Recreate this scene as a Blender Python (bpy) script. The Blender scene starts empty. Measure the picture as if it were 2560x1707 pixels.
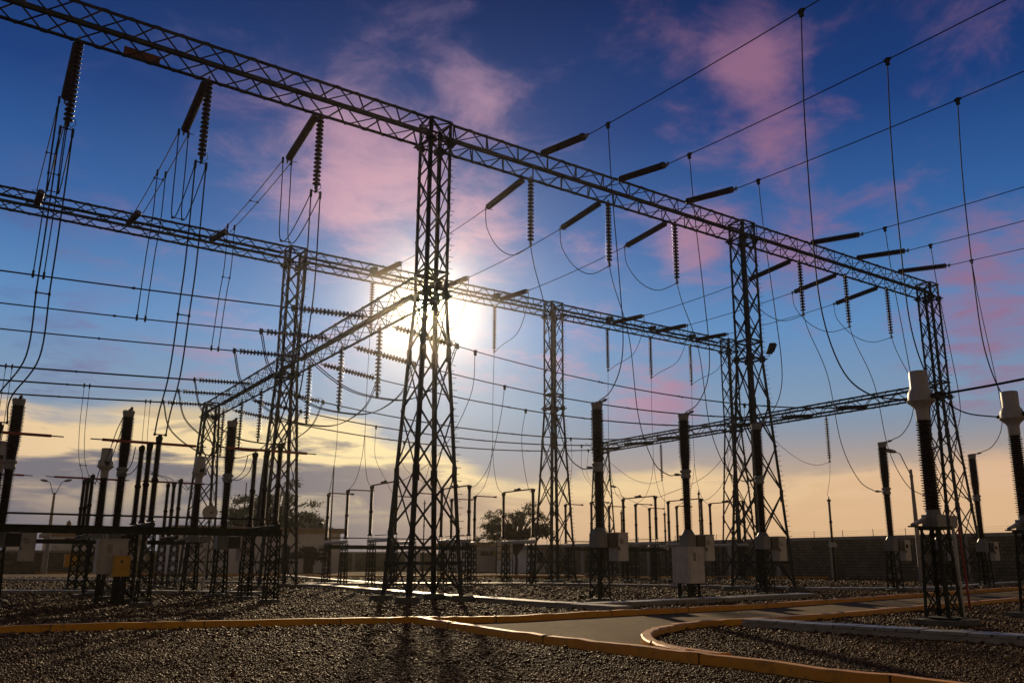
import bpy, bmesh, math, random
import numpy as np
from mathutils import Vector, Matrix, Quaternion
random.seed(7); rng = np.random.default_rng(7)
SC = bpy.context.scene; COL = SC.collection
R_ = math.radians

# ------------------------------------------------------------------ camera
FPX, CX, CY, W_PX = 2074.67, 1339.73, 908.41, 2560.0     # photo calibration (pixels of the 2560 wide photo)
YAW, PITCH, HCAM = 0.6050, 0.2326, 1.25
FWD = Vector((math.sin(YAW)*math.cos(PITCH), math.cos(YAW)*math.cos(PITCH), math.sin(PITCH)))
RGT = Vector((math.cos(YAW), -math.sin(YAW), 0)); UPV = RGT.cross(FWD)
CAMP = Vector((0, 0, HCAM))
cd = bpy.data.cameras.new('camera'); cam = bpy.data.objects.new('camera', cd); COL.objects.link(cam)
cd.sensor_fit = 'HORIZONTAL'; cd.sensor_width = 36.0; cd.lens = 36.0*FPX/W_PX
cd.shift_x = -(CX-1280)/W_PX; cd.shift_y = (CY-853.5)/W_PX
cd.clip_start = 0.1; cd.clip_end = 3000
M = Matrix((RGT, UPV, -FWD)).transposed().to_4x4(); M.translation = CAMP; cam.matrix_world = M
SC.camera = cam
SC.view_settings.view_transform = 'Standard'; SC.view_settings.look = 'None'
SC.view_settings.exposure = 0.0; SC.view_settings.gamma = 1.0
SC.cycles.max_bounces = 4; SC.cycles.transparent_max_bounces = 4

_sd = FWD+RGT*((1067-CX)/FPX)-UPV*((758-CY)/FPX)           # the sun stands just under the waist of the foreground tower
SUN_AZ, SUN_EL = math.atan2(_sd.x, _sd.y), math.asin(_sd.normalized().z)
SUND = Vector((math.sin(SUN_AZ)*math.cos(SUN_EL), math.cos(SUN_AZ)*math.cos(SUN_EL), math.sin(SUN_EL)))

# ------------------------------------------------------------------ sky
def s2l(r, g, b):
    f = lambda c: (c/255/12.92) if c/255 <= 0.04045 else ((c/255+0.055)/1.055)**2.4
    return (f(r), f(g), f(b), 1)

class NT:
    """small helper to wire shader nodes"""
    def __init__(s, tree): s.t = tree; s.n = tree.nodes; s.l = tree.links
    def node(s, typ, **kw):
        n = s.n.new(typ)
        for k, v in kw.items(): setattr(n, k, v)
        return n
    def put(s, sock, v):
        if hasattr(v, 'is_output') or isinstance(v, bpy.types.NodeSocket): s.l.new(v, sock)
        else: sock.default_value = v
    def m(s, op, a, b=None, c=None, clamp=False):
        n = s.node('ShaderNodeMath', operation=op, use_clamp=clamp)
        s.put(n.inputs[0], a)
        if b is not None: s.put(n.inputs[1], b)
        if c is not None: s.put(n.inputs[2], c)
        return n.outputs[0]
    def step(s, x, a, b, lo=0.0, hi=1.0):
        n = s.node('ShaderNodeMapRange', interpolation_type='SMOOTHSTEP')
        s.put(n.inputs[0], x); s.put(n.inputs[1], a); s.put(n.inputs[2], b); s.put(n.inputs[3], lo); s.put(n.inputs[4], hi)
        return n.outputs[0]
    def ramp(s, x, stops, interp='LINEAR'):
        n = s.node('ShaderNodeValToRGB'); r = n.color_ramp; r.interpolation = interp
        while len(r.elements) < len(stops): r.elements.new(0.5)
        for e, (p, c) in zip(r.elements, stops): e.position = p; e.color = c
        s.put(n.inputs[0], x); return n.outputs[0]
    def mix(s, f, a, b, typ='MIX'):
        n = s.node('ShaderNodeMix', data_type='RGBA', blend_type=typ)
        s.put(n.inputs[0], f); s.put(n.inputs[6], a); s.put(n.inputs[7], b); return n.outputs[2]
    def noise(s, vec, scale, detail=4, rough=0.5, dist=0.0):
        n = s.node('ShaderNodeTexNoise'); s.put(n.inputs['Vector'], vec); n.inputs['Scale'].default_value = scale
        n.inputs['Detail'].default_value = detail; n.inputs['Roughness'].default_value = rough; n.inputs['Distortion'].default_value = dist
        return n.outputs[0]
    def comb(s, x, y, z):
        n = s.node('ShaderNodeCombineXYZ'); s.put(n.inputs[0], x); s.put(n.inputs[1], y); s.put(n.inputs[2], z); return n.outputs[0]

def build_world():
    w = bpy.data.worlds.new('World'); SC.world = w; w.use_nodes = True
    t = NT(w.node_tree); bg = t.n['Background']
    tc = t.node('ShaderNodeTexCoord')
    nv = t.node('ShaderNodeVectorMath', operation='NORMALIZE'); t.l.new(tc.outputs['Generated'], nv.inputs[0]); d = nv.outputs[0]
    sx = t.node('ShaderNodeSeparateXYZ'); t.l.new(d, sx.inputs[0]); X, Y, Z = sx.outputs
    dt = t.node('ShaderNodeVectorMath', operation='DOT_PRODUCT'); t.l.new(d, dt.inputs[0]); dt.inputs[1].default_value = SUND
    ca = dt.outputs['Value']
    ang = t.m('MULTIPLY', t.m('ARCCOSINE', t.m('MINIMUM', ca, 1.0)), 57.2958)          # degrees from the sun
    el = t.m('MULTIPLY', t.m('ARCSINE', Z), 57.2958)                                    # elevation in degrees
    az = t.m('MULTIPLY', t.m('SUBTRACT', t.m('ARCTAN2', X, Y), SUN_AZ), 57.2958)       # azimuth from the sun, right positive
    k = t.m('DIVIDE', el, 90.0, clamp=True)
    base = t.ramp(k, [(0.0, s2l(128, 116, 116)), (0.05, s2l(134, 128, 132)), (0.11, s2l(126, 150, 176)), (0.17, s2l(92, 138, 188)),
                      (0.24, s2l(50, 98, 160)), (0.32, s2l(22, 60, 122)), (0.42, s2l(9, 34, 84)), (1.0, s2l(5, 16, 46))])
    nish = t.node('ShaderNodeTexSky', sky_type='NISHITA'); nish.sun_disc = False
    nish.sun_elevation = SUN_EL; nish.sun_rotation = SUN_AZ; nish.dust_density = 1.5
    nsc = t.mix(1.0, nish.outputs[0], (0.0015, 0.0017, 0.002, 1), 'MULTIPLY')
    base = t.mix(1.0, base, nsc, 'ADD')
    # sky away from the sun is dimmed, then warmed, to set the ambient light
    away = t.step(ang, 25.0, 100.0, 1.0, 0.30)
    base = t.mix(1.0, base, t.comb(away, away, away), 'MULTIPLY')
    base = t.mix(t.step(ang, 55.0, 105.0, 0.0, 0.85), base, s2l(74, 65, 54))
    # peach light low on the right of the sun
    pe = t.m('MULTIPLY', t.step(az, -2.0, 22.0), t.step(el, 9.5, 2.0))
    base = t.mix(t.m('MULTIPLY', pe, 0.80), base, s2l(236, 194, 144))
    # high thin pink clouds on a plane overhead
    zz = t.m('ADD', t.m('MAXIMUM', Z, 0.0), 0.10)
    px, py = t.m('DIVIDE', X, zz), t.m('DIVIDE', Y, zz)
    pv = t.comb(px, py, 0.37)
    n1 = t.m('ADD', t.m('MULTIPLY', t.noise(pv, 6.0, 8, 0.62, 0.35), 0.68), t.m('MULTIPLY', t.noise(pv, 2.4, 3, 0.5, 0.2), 0.32)); n2 = t.noise(t.comb(px, py, 3.1), 0.9, 2, 0.5)
    # cloud patches: where in the sky dome they stand (direction, angular size, weight)
    patch = None
    for bx, by, sg, wt in ((930, 430, 5.5, 1.0), (1215, 235, 4.2, 0.7), (1040, 90, 5.5, 0.45), (1190, 545, 3.6, 0.8), (1880, 150, 3.2, 1.0), (1760, 120, 3.5, 0.5), (1950, 335, 2.8, 0.9), (1800, 330, 3.6, 0.55),
                           (1740, 590, 3.2, 0.9), (2075, 285, 2.0, 0.6), (1985, 640, 3.2, 0.8), (2480, 700, 4.5, 0.95), (2330, 560, 3.5, 0.4), (640, 300, 6.0, 0.5), (250, 640, 5.0, 0.45), (150, 860, 4.5, 0.6), (520, 830, 4.5, 0.5),
                           (380, 120, 6.0, 0.35), (1640, 1010, 3.4, 0.9), (1420, 880, 3.2, 0.6), (2250, 820, 3.5, 0.4), (2500, 930, 3.4, 0.7), (1500, 700, 4.0, 0.45), (700, 640, 4.0, 0.5)):
        dv = (FWD+RGT*((bx-CX)/FPX)-UPV*((by-CY)/FPX)).normalized()
        q = t.node('ShaderNodeVectorMath', operation='DOT_PRODUCT'); t.l.new(d, q.inputs[0]); q.inputs[1].default_value = dv
        g = t.m('MULTIPLY', t.m('POWER', 2.71828, t.m('MULTIPLY', t.m('SUBTRACT', q.outputs['Value'], 1.0), 2.0/(R_(sg*0.9)**2)*0.5)), wt)
        patch = g if patch is None else t.m('MAXIMUM', patch, g)
    gen = t.m('MULTIPLY', t.step(n2, 0.42, 0.66), 0.42)
    den = t.m('ADD', t.m('MULTIPLY', n1, 0.95), t.m('MULTIPLY', t.m('MAXIMUM', patch, gen), 0.42))
    c1 = t.step(den, 0.59, 0.96)
    c1 = t.m('MULTIPLY', c1, t.step(el, 6.0, 11.0))
    near = t.step(ang, 27.0, 7.0)
    coral = t.mix(t.step(az, 6.0, 18.0), s2l(82, 92, 142), s2l(152, 108, 136)); pink = t.mix(near, coral, s2l(206, 158, 174))
    base = t.mix(t.m('MULTIPLY', c1, 0.86), base, pink)
    # low band of stratocumulus, lit cream on top, grey beneath
    bv = t.comb(t.m('MULTIPLY', az, 0.040), t.m('MULTIPLY', el, 0.21), 1.7)
    n3 = t.noise(bv, 2.7, 7, 0.56, 0.5); n4 = t.noise(t.comb(t.m('MULTIPLY', az, 0.06), 0.0, 4.2), 1.2, 3, 0.5)
    top = t.m('ADD', t.step(az, -6.0, 7.0, 7.6, 4.0), t.m('MULTIPLY', n4, 4.6))
    edge = t.m('ADD', el, t.m('MULTIPLY', t.m('SUBTRACT', n3, 0.5), 4.0))
    band = t.step(edge, top, t.m('SUBTRACT', top, 1.5))
    lit = t.m('ADD', t.step(n3, 0.43, 0.60), t.m('MULTIPLY', t.step(edge, t.m('SUBTRACT', top, 4.0), t.m('SUBTRACT', top, 0.6)), 0.75), clamp=True)
    lit = t.m('MULTIPLY', lit, t.step(el, 1.5, 6.5))
    warm = t.mix(t.step(ang, 40.0, 8.0), s2l(226, 186, 152), s2l(255, 228, 168))
    grey = t.mix(t.step(az, -8.0, 16.0), s2l(116, 112, 120), s2l(222, 182, 140))
    bc = t.mix(lit, grey, warm)
    base = t.mix(t.m('MULTIPLY', band, 0.93), base, bc)
    # aureole of the veiled sun
    def gl(width, amp, col):
        e = t.m('MULTIPLY', t.m('POWER', 2.71828, t.m('MULTIPLY', t.m('POWER', t.m('DIVIDE', ang, width), 1.35), -1.0)), amp)
        n = t.node('ShaderNodeVectorMath', operation='SCALE'); n.inputs[0].default_value = col; t.l.new(e, n.inputs['Scale']); return n.outputs[0]
    add = base
    for wd, am, cl in ((0.7, 40.0, (1.0, 0.82, 0.48)), (2.0, 0.9, (1.0, 0.82, 0.50)), (6.0, 0.30, (1.0, 0.88, 0.72))):
        add = t.mix(1.0, add, gl(wd, am, cl), 'ADD')
    # below the horizon: dull earth
    add = t.mix(t.step(el, -0.2, -2.0), add, s2l(70, 60, 50))
    t.l.new(add, bg.inputs[0]); bg.inputs[1].default_value = 1.0
build_world()

sl = bpy.data.lights.new('sun', 'SUN'); sl.energy = 3.0; sl.angle = R_(1.0); sl.color = (1.0, 0.74, 0.44)
so = bpy.data.objects.new('sun', sl); COL.objects.link(so); so.location = SUND*200
so.rotation_euler = (-SUND).to_track_quat('-Z', 'Y').to_euler()

# ------------------------------------------------------------------ materials
MATS = {}
def mat(name, col, rough=0.6, metal=0.0, var=0.25, vscale=6.0, bump=0.0, bscale=40.0, spec=0.5):
    if name in MATS: return MATS[name]
    m = bpy.data.materials.new(name); m.use_nodes = True; t = NT(m.node_tree); b = t.n['Principled BSDF']
    tc = t.node('ShaderNodeTexCoord'); v = tc.outputs['Object']
    n = t.noise(v, vscale, 5, 0.6)
    lo = tuple(c*(1-var) for c in col[:3])+(1,); hi = tuple(min(1, c*(1+var)) for c in col[:3])+(1,)
    t.l.new(t.ramp(n, [(0.3, lo), (0.7, hi)]), b.inputs['Base Color'])
    b.inputs['Roughness'].default_value = rough; b.inputs['Metallic'].default_value = metal
    b.inputs['Specular IOR Level'].default_value = spec
    if bump:
        bn = t.node('ShaderNodeBump'); bn.inputs['Strength'].default_value = bump; bn.inputs['Distance'].default_value = 0.02
        t.l.new(t.noise(v, bscale, 4, 0.6), bn.inputs['Height']); t.l.new(bn.outputs[0], b.inputs['Normal'])
    MATS[name] = m; return m

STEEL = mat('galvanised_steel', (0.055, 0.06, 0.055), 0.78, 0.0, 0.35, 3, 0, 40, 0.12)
DARKST = mat('weathered_steel', (0.04, 0.043, 0.03), 0.75, 0.0, 0.35, 4, 0, 40, 0.15)
def streaky(name, col, dirt, rough=0.45):
    m = mat(name, col, rough, 0, 0.08, 3); t = NT(m.node_tree); b = t.n['Principled BSDF']; old = b.inputs['Base Color'].links[0].from_socket
    tc = t.node('ShaderNodeTexCoord'); s = t.node('ShaderNodeSeparateXYZ'); t.l.new(tc.outputs['Object'], s.inputs[0])
    v = t.comb(t.m('MULTIPLY', s.outputs[0], 14.0), t.m('MULTIPLY', s.outputs[1], 14.0), t.m('MULTIPLY', s.outputs[2], 1.6))
    f = t.step(t.m('ADD', t.m('MULTIPLY', t.noise(v, 1.0, 5, 0.65), 0.6), t.m('MULTIPLY', t.noise(tc.outputs['Object'], 2.4, 4, 0.6), 0.45)), 0.50, 0.68, 0.0, 0.6)
    t.l.new(t.mix(f, old, dirt), b.inputs['Base Color']); return m
PORC = mat('brown_porcelain', (0.022, 0.010, 0.006), 0.5, 0, 0.25, 8, 0, 40, 0.25)
DISC = mat('disc_porcelain', (0.05, 0.03, 0.016), 0.35, 0, 0.25, 8, 0, 40, 0.3)
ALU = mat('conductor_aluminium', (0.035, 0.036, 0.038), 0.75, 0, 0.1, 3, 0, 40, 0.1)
FITT = mat('cast_fitting', (0.24, 0.25, 0.25), 0.6, 0.1, 0.2, 10)
GREYP = streaky('grey_paint', (0.17, 0.18, 0.18), (0.08, 0.065, 0.05, 1))
WHITEP = streaky('white_paint', (0.40, 0.39, 0.38), (0.20, 0.17, 0.13, 1))
CABP = streaky('cabinet_paint', (0.50, 0.49, 0.46), (0.24, 0.20, 0.15, 1))
BLACKP = mat('black_paint', (0.012, 0.012, 0.013), 0.4, 0, 0.2, 4)
REDP = mat('red_blade_paint', (0.26, 0.018, 0.010), 0.45, 0, 0.2, 6)
YELBOX = mat('yellow_box_paint', (0.62, 0.36, 0.05), 0.5, 0, 0.15, 4)
CONC = mat('concrete', (0.34, 0.32, 0.28), 0.8, 0, 0.25, 5, 0.4, 60)
FOOT = mat('footing_concrete', (0.13, 0.13, 0.115), 0.85, 0, 0.3, 5, 0.4, 60, 0.2)
COVER = mat('trench_cover_concrete', (0.27, 0.265, 0.25), 0.42, 0, 0.2, 4, 0.15, 50)
WOOD = mat('bark', (0.05, 0.036, 0.025), 0.9, 0, 0.3, 8)
SIGNP = mat('rusty_sign', (0.16, 0.05, 0.012), 0.6, 0, 0.35, 3)
BLUEP = mat('blue_paint', (0.05, 0.11, 0.22), 0.5, 0, 0.2, 3)
WALLW = mat('white_render', (0.74, 0.71, 0.68), 0.8, 0, 0.12, 0.7)
FASC = mat('ochre_fascia', (0.30, 0.19, 0.08), 0.7, 0, 0.2, 1)
ROOFG = mat('grey_roof', (0.2, 0.2, 0.19), 0.8, 0, 0.2, 1)
GLASS = mat('dark_glass', (0.012, 0.012, 0.014), 0.12, 0, 0.2, 2)
REDG = mat('reddish_glass', (0.14, 0.02, 0.012), 0.25, 0, 0.2, 2)
PANEL = mat('pale_panel', (0.62, 0.58, 0.50), 0.5, 0, 0.06, 1)

def kerb_mat():
    m = bpy.data.materials.new('yellow_kerb_paint'); m.use_nodes = True; t = NT(m.node_tree); b = t.n['Principled BSDF']
    tc = t.node('ShaderNodeTexCoord'); v = tc.outputs['Object']
    n = t.noise(v, 1.6, 6, 0.65); n2 = t.noise(v, 14, 4, 0.7)
    c = t.ramp(n, [(0.3, (0.66, 0.26, 0.008, 1)), (0.7, (0.84, 0.42, 0.02, 1))])
    chip = t.step(n2, 0.60, 0.66); grime = t.step(t.noise(v, 3.2, 6, 0.7), 0.50, 0.68, 0.0, 0.6); c = t.mix(grime, c, (0.26, 0.11, 0.014, 1)); t.l.new(t.mix(t.m('MULTIPLY', chip, 0.7), c, (0.14, 0.11, 0.08, 1)), b.inputs['Base Color'])
    b.inputs['Roughness'].default_value = 0.5
    bn = t.node('ShaderNodeBump'); bn.inputs['Strength'].default_value = 0.35; bn.inputs['Distance'].default_value = 0.01
    t.l.new(t.noise(v, 40, 4, 0.6), bn.inputs['Height']); t.l.new(bn.outputs[0], b.inputs['Normal'])
    return m
KERB = kerb_mat()

def gravel_mat():
    m = bpy.data.materials.new('gravel_ground'); m.use_nodes = True; t = NT(m.node_tree); b = t.n['Principled BSDF']
    tc = t.node('ShaderNodeTexCoord'); v = tc.outputs['Object']
    vo = t.node('ShaderNodeTexVoronoi'); t.l.new(v, vo.inputs['Vector']); vo.inputs['Scale'].default_value = 16.0
    sc = t.node('ShaderNodeSeparateColor'); t.l.new(vo.outputs['Color'], sc.inputs[0])
    c = t.ramp(sc.outputs[0], [(0.0, (0.05, 0.026, 0.011, 1)), (0.4, (0.105, 0.060, 0.025, 1)), (0.75, (0.18, 0.112, 0.05, 1)), (1.0, (0.40, 0.28, 0.15, 1))])
    big = t.noise(v, 0.35, 5, 0.6)
    c = t.mix(t.step(big, 0.35, 0.7, 0.0, 0.5), c, (0.06, 0.038, 0.022, 1))
    t.l.new(c, b.inputs['Base Color']); b.inputs['Roughness'].default_value = 0.95; b.inputs['Specular IOR Level'].default_value = 0.08
    bn = t.node('ShaderNodeBump'); bn.inputs['Strength'].default_value = 1.0; bn.inputs['Distance'].default_value = 0.03
    h = t.m('SUBTRACT', 1.0, vo.outputs['Distance'])
    t.l.new(h, bn.inputs['Height']); t.l.new(bn.outputs[0], b.inputs['Normal'])
    return m
GRAVEL = gravel_mat()
def pebble_mat():
    m = bpy.data.materials.new('pebble'); m.use_nodes = True; t = NT(m.node_tree); b = t.n['Principled BSDF']
    g = t.node('ShaderNodeNewGeometry')
    c = t.ramp(g.outputs['Random Per Island'], [(0.0, (0.05, 0.027, 0.011, 1)), (0.45, (0.115, 0.064, 0.024, 1)), (0.8, (0.20, 0.122, 0.052, 1)), (1.0, (0.46, 0.33, 0.18, 1))])
    tc = t.node('ShaderNodeTexCoord'); c = t.mix(t.step(t.noise(tc.outputs['Object'], 0.5, 5, 0.65), 0.40, 0.66, 0.0, 0.6), c, (0.055, 0.030, 0.012, 1))
    t.l.new(c, b.inputs['Base Color']); b.inputs['Roughness'].default_value = 0.55; b.inputs['Specular IOR Level'].default_value = 0.06
    return m
PEBBLE = pebble_mat()
def road_mat():
    m = bpy.data.materials.new('road_surface'); m.use_nodes = True; t = NT(m.node_tree); b = t.n['Principled BSDF']
    tc = t.node('ShaderNodeTexCoord'); v = tc.outputs['Object']
    c = t.ramp(t.noise(v, 0.8, 6, 0.65), [(0.3, (0.12, 0.080, 0.038, 1)), (0.7, (0.19, 0.132, 0.066, 1))])
    vo = t.node('ShaderNodeTexVoronoi', feature='DISTANCE_TO_EDGE'); vo.inputs['Scale'].default_value = 0.55
    wv = t.node('ShaderNodeVectorMath', operation='ADD'); nz = t.node('ShaderNodeTexNoise'); nz.inputs['Scale'].default_value = 2.5; t.l.new(v, nz.inputs['Vector']); t.l.new(v, wv.inputs[0]); t.l.new(nz.outputs['Color'], wv.inputs[1]); t.l.new(wv.outputs[0], vo.inputs['Vector'])
    c = t.mix(t.step(vo.outputs['Distance'], 0.022, 0.006, 0.0, 0.75), c, (0.03, 0.022, 0.015, 1))
    c = t.mix(t.step(t.noise(v, 2.2, 5, 0.7), 0.55, 0.72, 0.0, 0.55), c, (0.06, 0.045, 0.03, 1))
    c = t.mix(t.step(t.noise(v, 30.0, 3, 0.7), 0.62, 0.72, 0.0, 0.6), c, (0.22, 0.17, 0.11, 1))
    t.l.new(c, b.inputs['Base Color']); b.inputs['Roughness'].default_value = 0.9; b.inputs['Specular IOR Level'].default_value = 0.12
    bn = t.node('ShaderNodeBump'); bn.inputs['Strength'].default_value = 0.5; bn.inputs['Distance'].default_value = 0.01
    t.l.new(t.noise(v, 90, 4, 0.7), bn.inputs['Height']); t.l.new(bn.outputs[0], b.inputs['Normal'])
    return m
ROAD = road_mat()
def brick_mat():
    m = bpy.data.materials.new('block_wall'); m.use_nodes = True; t = NT(m.node_tree); b = t.n['Principled BSDF']
    tc = t.node('ShaderNodeTexCoord'); s = t.node('ShaderNodeSeparateXYZ'); t.l.new(tc.outputs['Object'], s.inputs[0])
    v = t.comb(t.m('ADD', s.outputs[0], s.outputs[1]), s.outputs[2], 0.0)
    br = t.node('ShaderNodeTexBrick'); t.l.new(v, br.inputs['Vector']); br.inputs['Scale'].default_value = 1.0
    br.inputs['Brick Width'].default_value = 0.40; br.inputs['Row Height'].default_value = 0.20; br.inputs['Mortar Size'].default_value = 0.018
    br.inputs['Color1'].default_value = (0.30, 0.26, 0.16, 1); br.inputs['Color2'].default_value = (0.17, 0.15, 0.09, 1); br.inputs['Mortar'].default_value = (0.05, 0.045, 0.035, 1)
    c = t.mix(t.step(t.noise(tc.outputs['Object'], 0.9, 5, 0.6), 0.35, 0.7, 0.0, 0.6), br.outputs[0], (0.09, 0.08, 0.055, 1))
    t.l.new(c, b.inputs['Base Color']); b.inputs['Roughness'].default_value = 0.85
    bn = t.node('ShaderNodeBump'); bn.inputs['Strength'].default_value = 0.8; bn.inputs['Distance'].default_value = 0.02
    t.l.new(br.outputs['Fac'], bn.inputs['Height']); bn.invert = True; t.l.new(bn.outputs[0], b.inputs['Normal'])
    return m
BRICK = brick_mat()
def leaf_mat(name, a, c2):
    m = bpy.data.materials.new(name); m.use_nodes = True; t = NT(m.node_tree); b = t.n['Principled BSDF']
    g = t.node('ShaderNodeNewGeometry')
    t.l.new(t.ramp(g.outputs['Random Per Island'], [(0, a), (1, c2)]), b.inputs['Base Color']); b.inputs['Roughness'].default_value = 0.6
    tr = t.node('ShaderNodeBsdfTranslucent'); tr.inputs[0].default_value = c2
    mx = t.node('ShaderNodeMixShader'); mx.inputs[0].default_value = 0.3
    t.l.new(b.outputs[0], mx.inputs[1]); t.l.new(tr.outputs[0], mx.inputs[2])
    t.l.new(mx.outputs[0], t.n['Material Output'].inputs[0]); return m
LEAF = leaf_mat('feathery_leaf', (0.025, 0.032, 0.012, 1), (0.085, 0.085, 0.03, 1))
LEAFD = leaf_mat('dark_leaf', (0.012, 0.018, 0.008, 1), (0.03, 0.045, 0.016, 1))

# ------------------------------------------------------------------ geometry helpers
class MB:
    def __init__(s): s.v = []; s.f = []
    def add(s, vs, fs):
        o = len(s.v); s.v += [tuple(v) for v in vs]; s.f += [tuple(i+o for i in f) for f in fs]; return s
    def box(s, c, d, rz=0.0):
        ca, sa = math.cos(rz), math.sin(rz); x, y, z = d[0]/2, d[1]/2, d[2]/2
        vs = [(c[0]+a*ca-b*sa, c[1]+a*sa+b*ca, c[2]+e) for e in (-z, z) for a, b in ((-x, -y), (x, -y), (x, y), (-x, y))]
        return s.add(vs, [(3, 2, 1, 0), (4, 5, 6, 7), (0, 1, 5, 4), (1, 2, 6, 5), (2, 3, 7, 6), (3, 0, 4, 7)])
    def prism(s, p0, p1, poly0, ax, ay, poly1=None):
        p0, p1 = Vector(p0), Vector(p1); n = len(poly0); poly1 = poly1 or poly0
        vs = [p0+ax*a+ay*b for a, b in poly0]+[p1+ax*a+ay*b for a, b in poly1]
        fs = [(i, (i+1) % n, (i+1) % n+n, i+n) for i in range(n)]+[tuple(range(n-1, -1, -1)), tuple(range(n, 2*n))]
        return s.add(vs, fs)
    def bar(s, p0, p1, w, t, nrm=(0, 0, 1)):
        d = (Vector(p1)-Vector(p0)).normalized(); n = Vector(nrm); n = n-d*n.dot(d)
        if n.length < 1e-4: n = d.orthogonal()
        n.normalize(); u = d.cross(n)
        return s.prism(p0, p1, [(-w/2, -t/2), (w/2, -t/2), (w/2, t/2), (-w/2, t/2)], u, n)
    def angle(s, p0, p1, w, t, ax, ay):
        return s.prism(p0, p1, [(0, 0), (w, 0), (w, t), (t, t), (t, w), (0, w)], Vector(ax), Vector(ay))
    def tube(s, pts, r, n=6, cap=True):
        pts = [Vector(p) for p in pts]; m = len(pts); rs = r if hasattr(r, '__len__') else [r]*m
        d0 = (pts[1]-pts[0]).normalized(); u = d0.orthogonal().normalized(); vs = []
        for i, p in enumerate(pts):
            d = (pts[min(i+1, m-1)]-pts[max(i-1, 0)]).normalized(); u = (u-d*u.dot(d)).normalized(); w = d.cross(u)
            vs += [p+(u*math.cos(2*math.pi*k/n)+w*math.sin(2*math.pi*k/n))*rs[i] for k in range(n)]
        fs = [(i*n+k, i*n+(k+1) % n, (i+1)*n+(k+1) % n, (i+1)*n+k) for i in range(m-1) for k in range(n)]
        if cap: fs += [tuple(range(n-1, -1, -1)), tuple(range((m-1)*n, m*n))]
        return s.add(vs, fs)
    def lathe(s, prof, n=14, c=(0, 0, 0)):
        """prof: list of (radius, z)"""
        c = Vector(c); m = len(prof)
        vs = [c+Vector((r*math.cos(2*math.pi*k/n), r*math.sin(2*math.pi*k/n), z)) for r, z in prof for k in range(n)]
        fs = [(i*n+k, i*n+(k+1) % n, (i+1)*n+(k+1) % n, (i+1)*n+k) for i in range(m-1) for k in range(n)]
        fs += [tuple(range(n-1, -1, -1)), tuple(range((m-1)*n, m*n))]
        return s.add(vs, fs)
    def build(s, name, material, parent=None, smooth=False):
        me = bpy.data.meshes.new(name); me.from_pydata(s.v, [], s.f); me.update()
        if smooth:
            me.polygons.foreach_set('use_smooth', [True]*len(me.polygons)); me.set_sharp_from_angle(angle=R_(40))
        me.materials.append(material); o = bpy.data.objects.new(name, me); COL.objects.link(o)
        if parent: o.parent = parent
        return o

def tag(o, label=None, cat=None, group=None, kind=None):
    if label: o['label'] = label
    if cat: o['category'] = cat
    if group: o['group'] = group
    if kind: o['kind'] = kind
    return o
def thing(name, loc, label, cat, group=None, rz=0.0):
    o = bpy.data.objects.new(name, None); COL.objects.link(o); o.location = loc; o.rotation_euler = (0, 0, rz); o.empty_display_size = 0.3
    return tag(o, label, cat, group)
def dup(root, loc=None, label=None, group=None):
    r = root.copy(); COL.objects.link(r)
    if loc is not None: r.location = loc
    if label: r['label'] = label
    if group: r['group'] = group
    for ch in list(root.children):
        c = ch.copy(); COL.objects.link(c); c.parent = r
        for g in list(ch.children):
            e = g.copy(); COL.objects.link(e); e.parent = c
    return r
def ray(x, y): return FWD+RGT*((x-CX)/FPX)-UPV*((y-CY)/FPX)
def G(x, y, z=0.0): d = ray(x, y); return CAMP+d*((z-HCAM)/d.z)
def PX(x, y, X): d = ray(x, y); return CAMP+d*(X/d.x)
def PY(x, y, Y): d = ray(x, y); return CAMP+d*(Y/d.y)
def DP(x, y, dep): return CAMP+ray(x, y)*dep
VS = 2560/2352
def v_(x, y): return (x*VS, y*VS)
def smooth_path(pts, k=6):
    pts = [Vector(p) for p in pts]
    if len(pts) < 3: return pts
    P = [pts[0]*2-pts[1]]+pts+[pts[-1]*2-pts[-2]]; out = []
    for i in range(1, len(P)-2):
        for j in range(k):
            u = j/k; a, b, c, d = P[i-1], P[i], P[i+1], P[i+2]
            out.append(0.5*((2*b)+(c-a)*u+(2*a-5*b+4*c-d)*u*u+(-a+3*b-3*c+d)*u**3))
    return out+[pts[-1]]
def sagline(a, b, sag, n=16):
    a, b = Vector(a), Vector(b)
    return [a.lerp(b, i/n)-Vector((0, 0, 4*sag*(i/n)*(1-i/n))) for i in range(n+1)]

# ------------------------------------------------------------------ layout of the switchyard (metres)
A = 0.80; HA = 0.425                       # tower head: height of the girder bay, half width
BW, BH = 0.50, 0.68                          # girders: half depth, height
TX = {0: -3.53, 1: 12.25, 2: 28.03, 3: 43.19}
YT, YB, YC = 23.94, 38.70, 53.02
HT, HW = 15.43, 9.86
PH = {0: (1.16, 4.64, 8.13), 1: (16.4, 20.2, 23.9), 2: (32.2, 35.8, 39.4)}
BUSY = (28.0, 31.75, 35.5, 42.6, 46.1, 49.9)
BAYN = {0: 'left', 1: 'middle', 2: 'right'}
ORD = ('left', 'centre', 'right')


# ------------------------------------------------------------------ setting: ground, road, kerbs, trenches
g = MB(); g.add([(-400, -150, 0), (500, -150, 0), (500, 700, 0), (-400, 700, 0)], [(0, 1, 2, 3)])
tag(g.build('ground', GRAVEL), 'brown gravel ground of the switchyard', None, None, 'structure')

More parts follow.
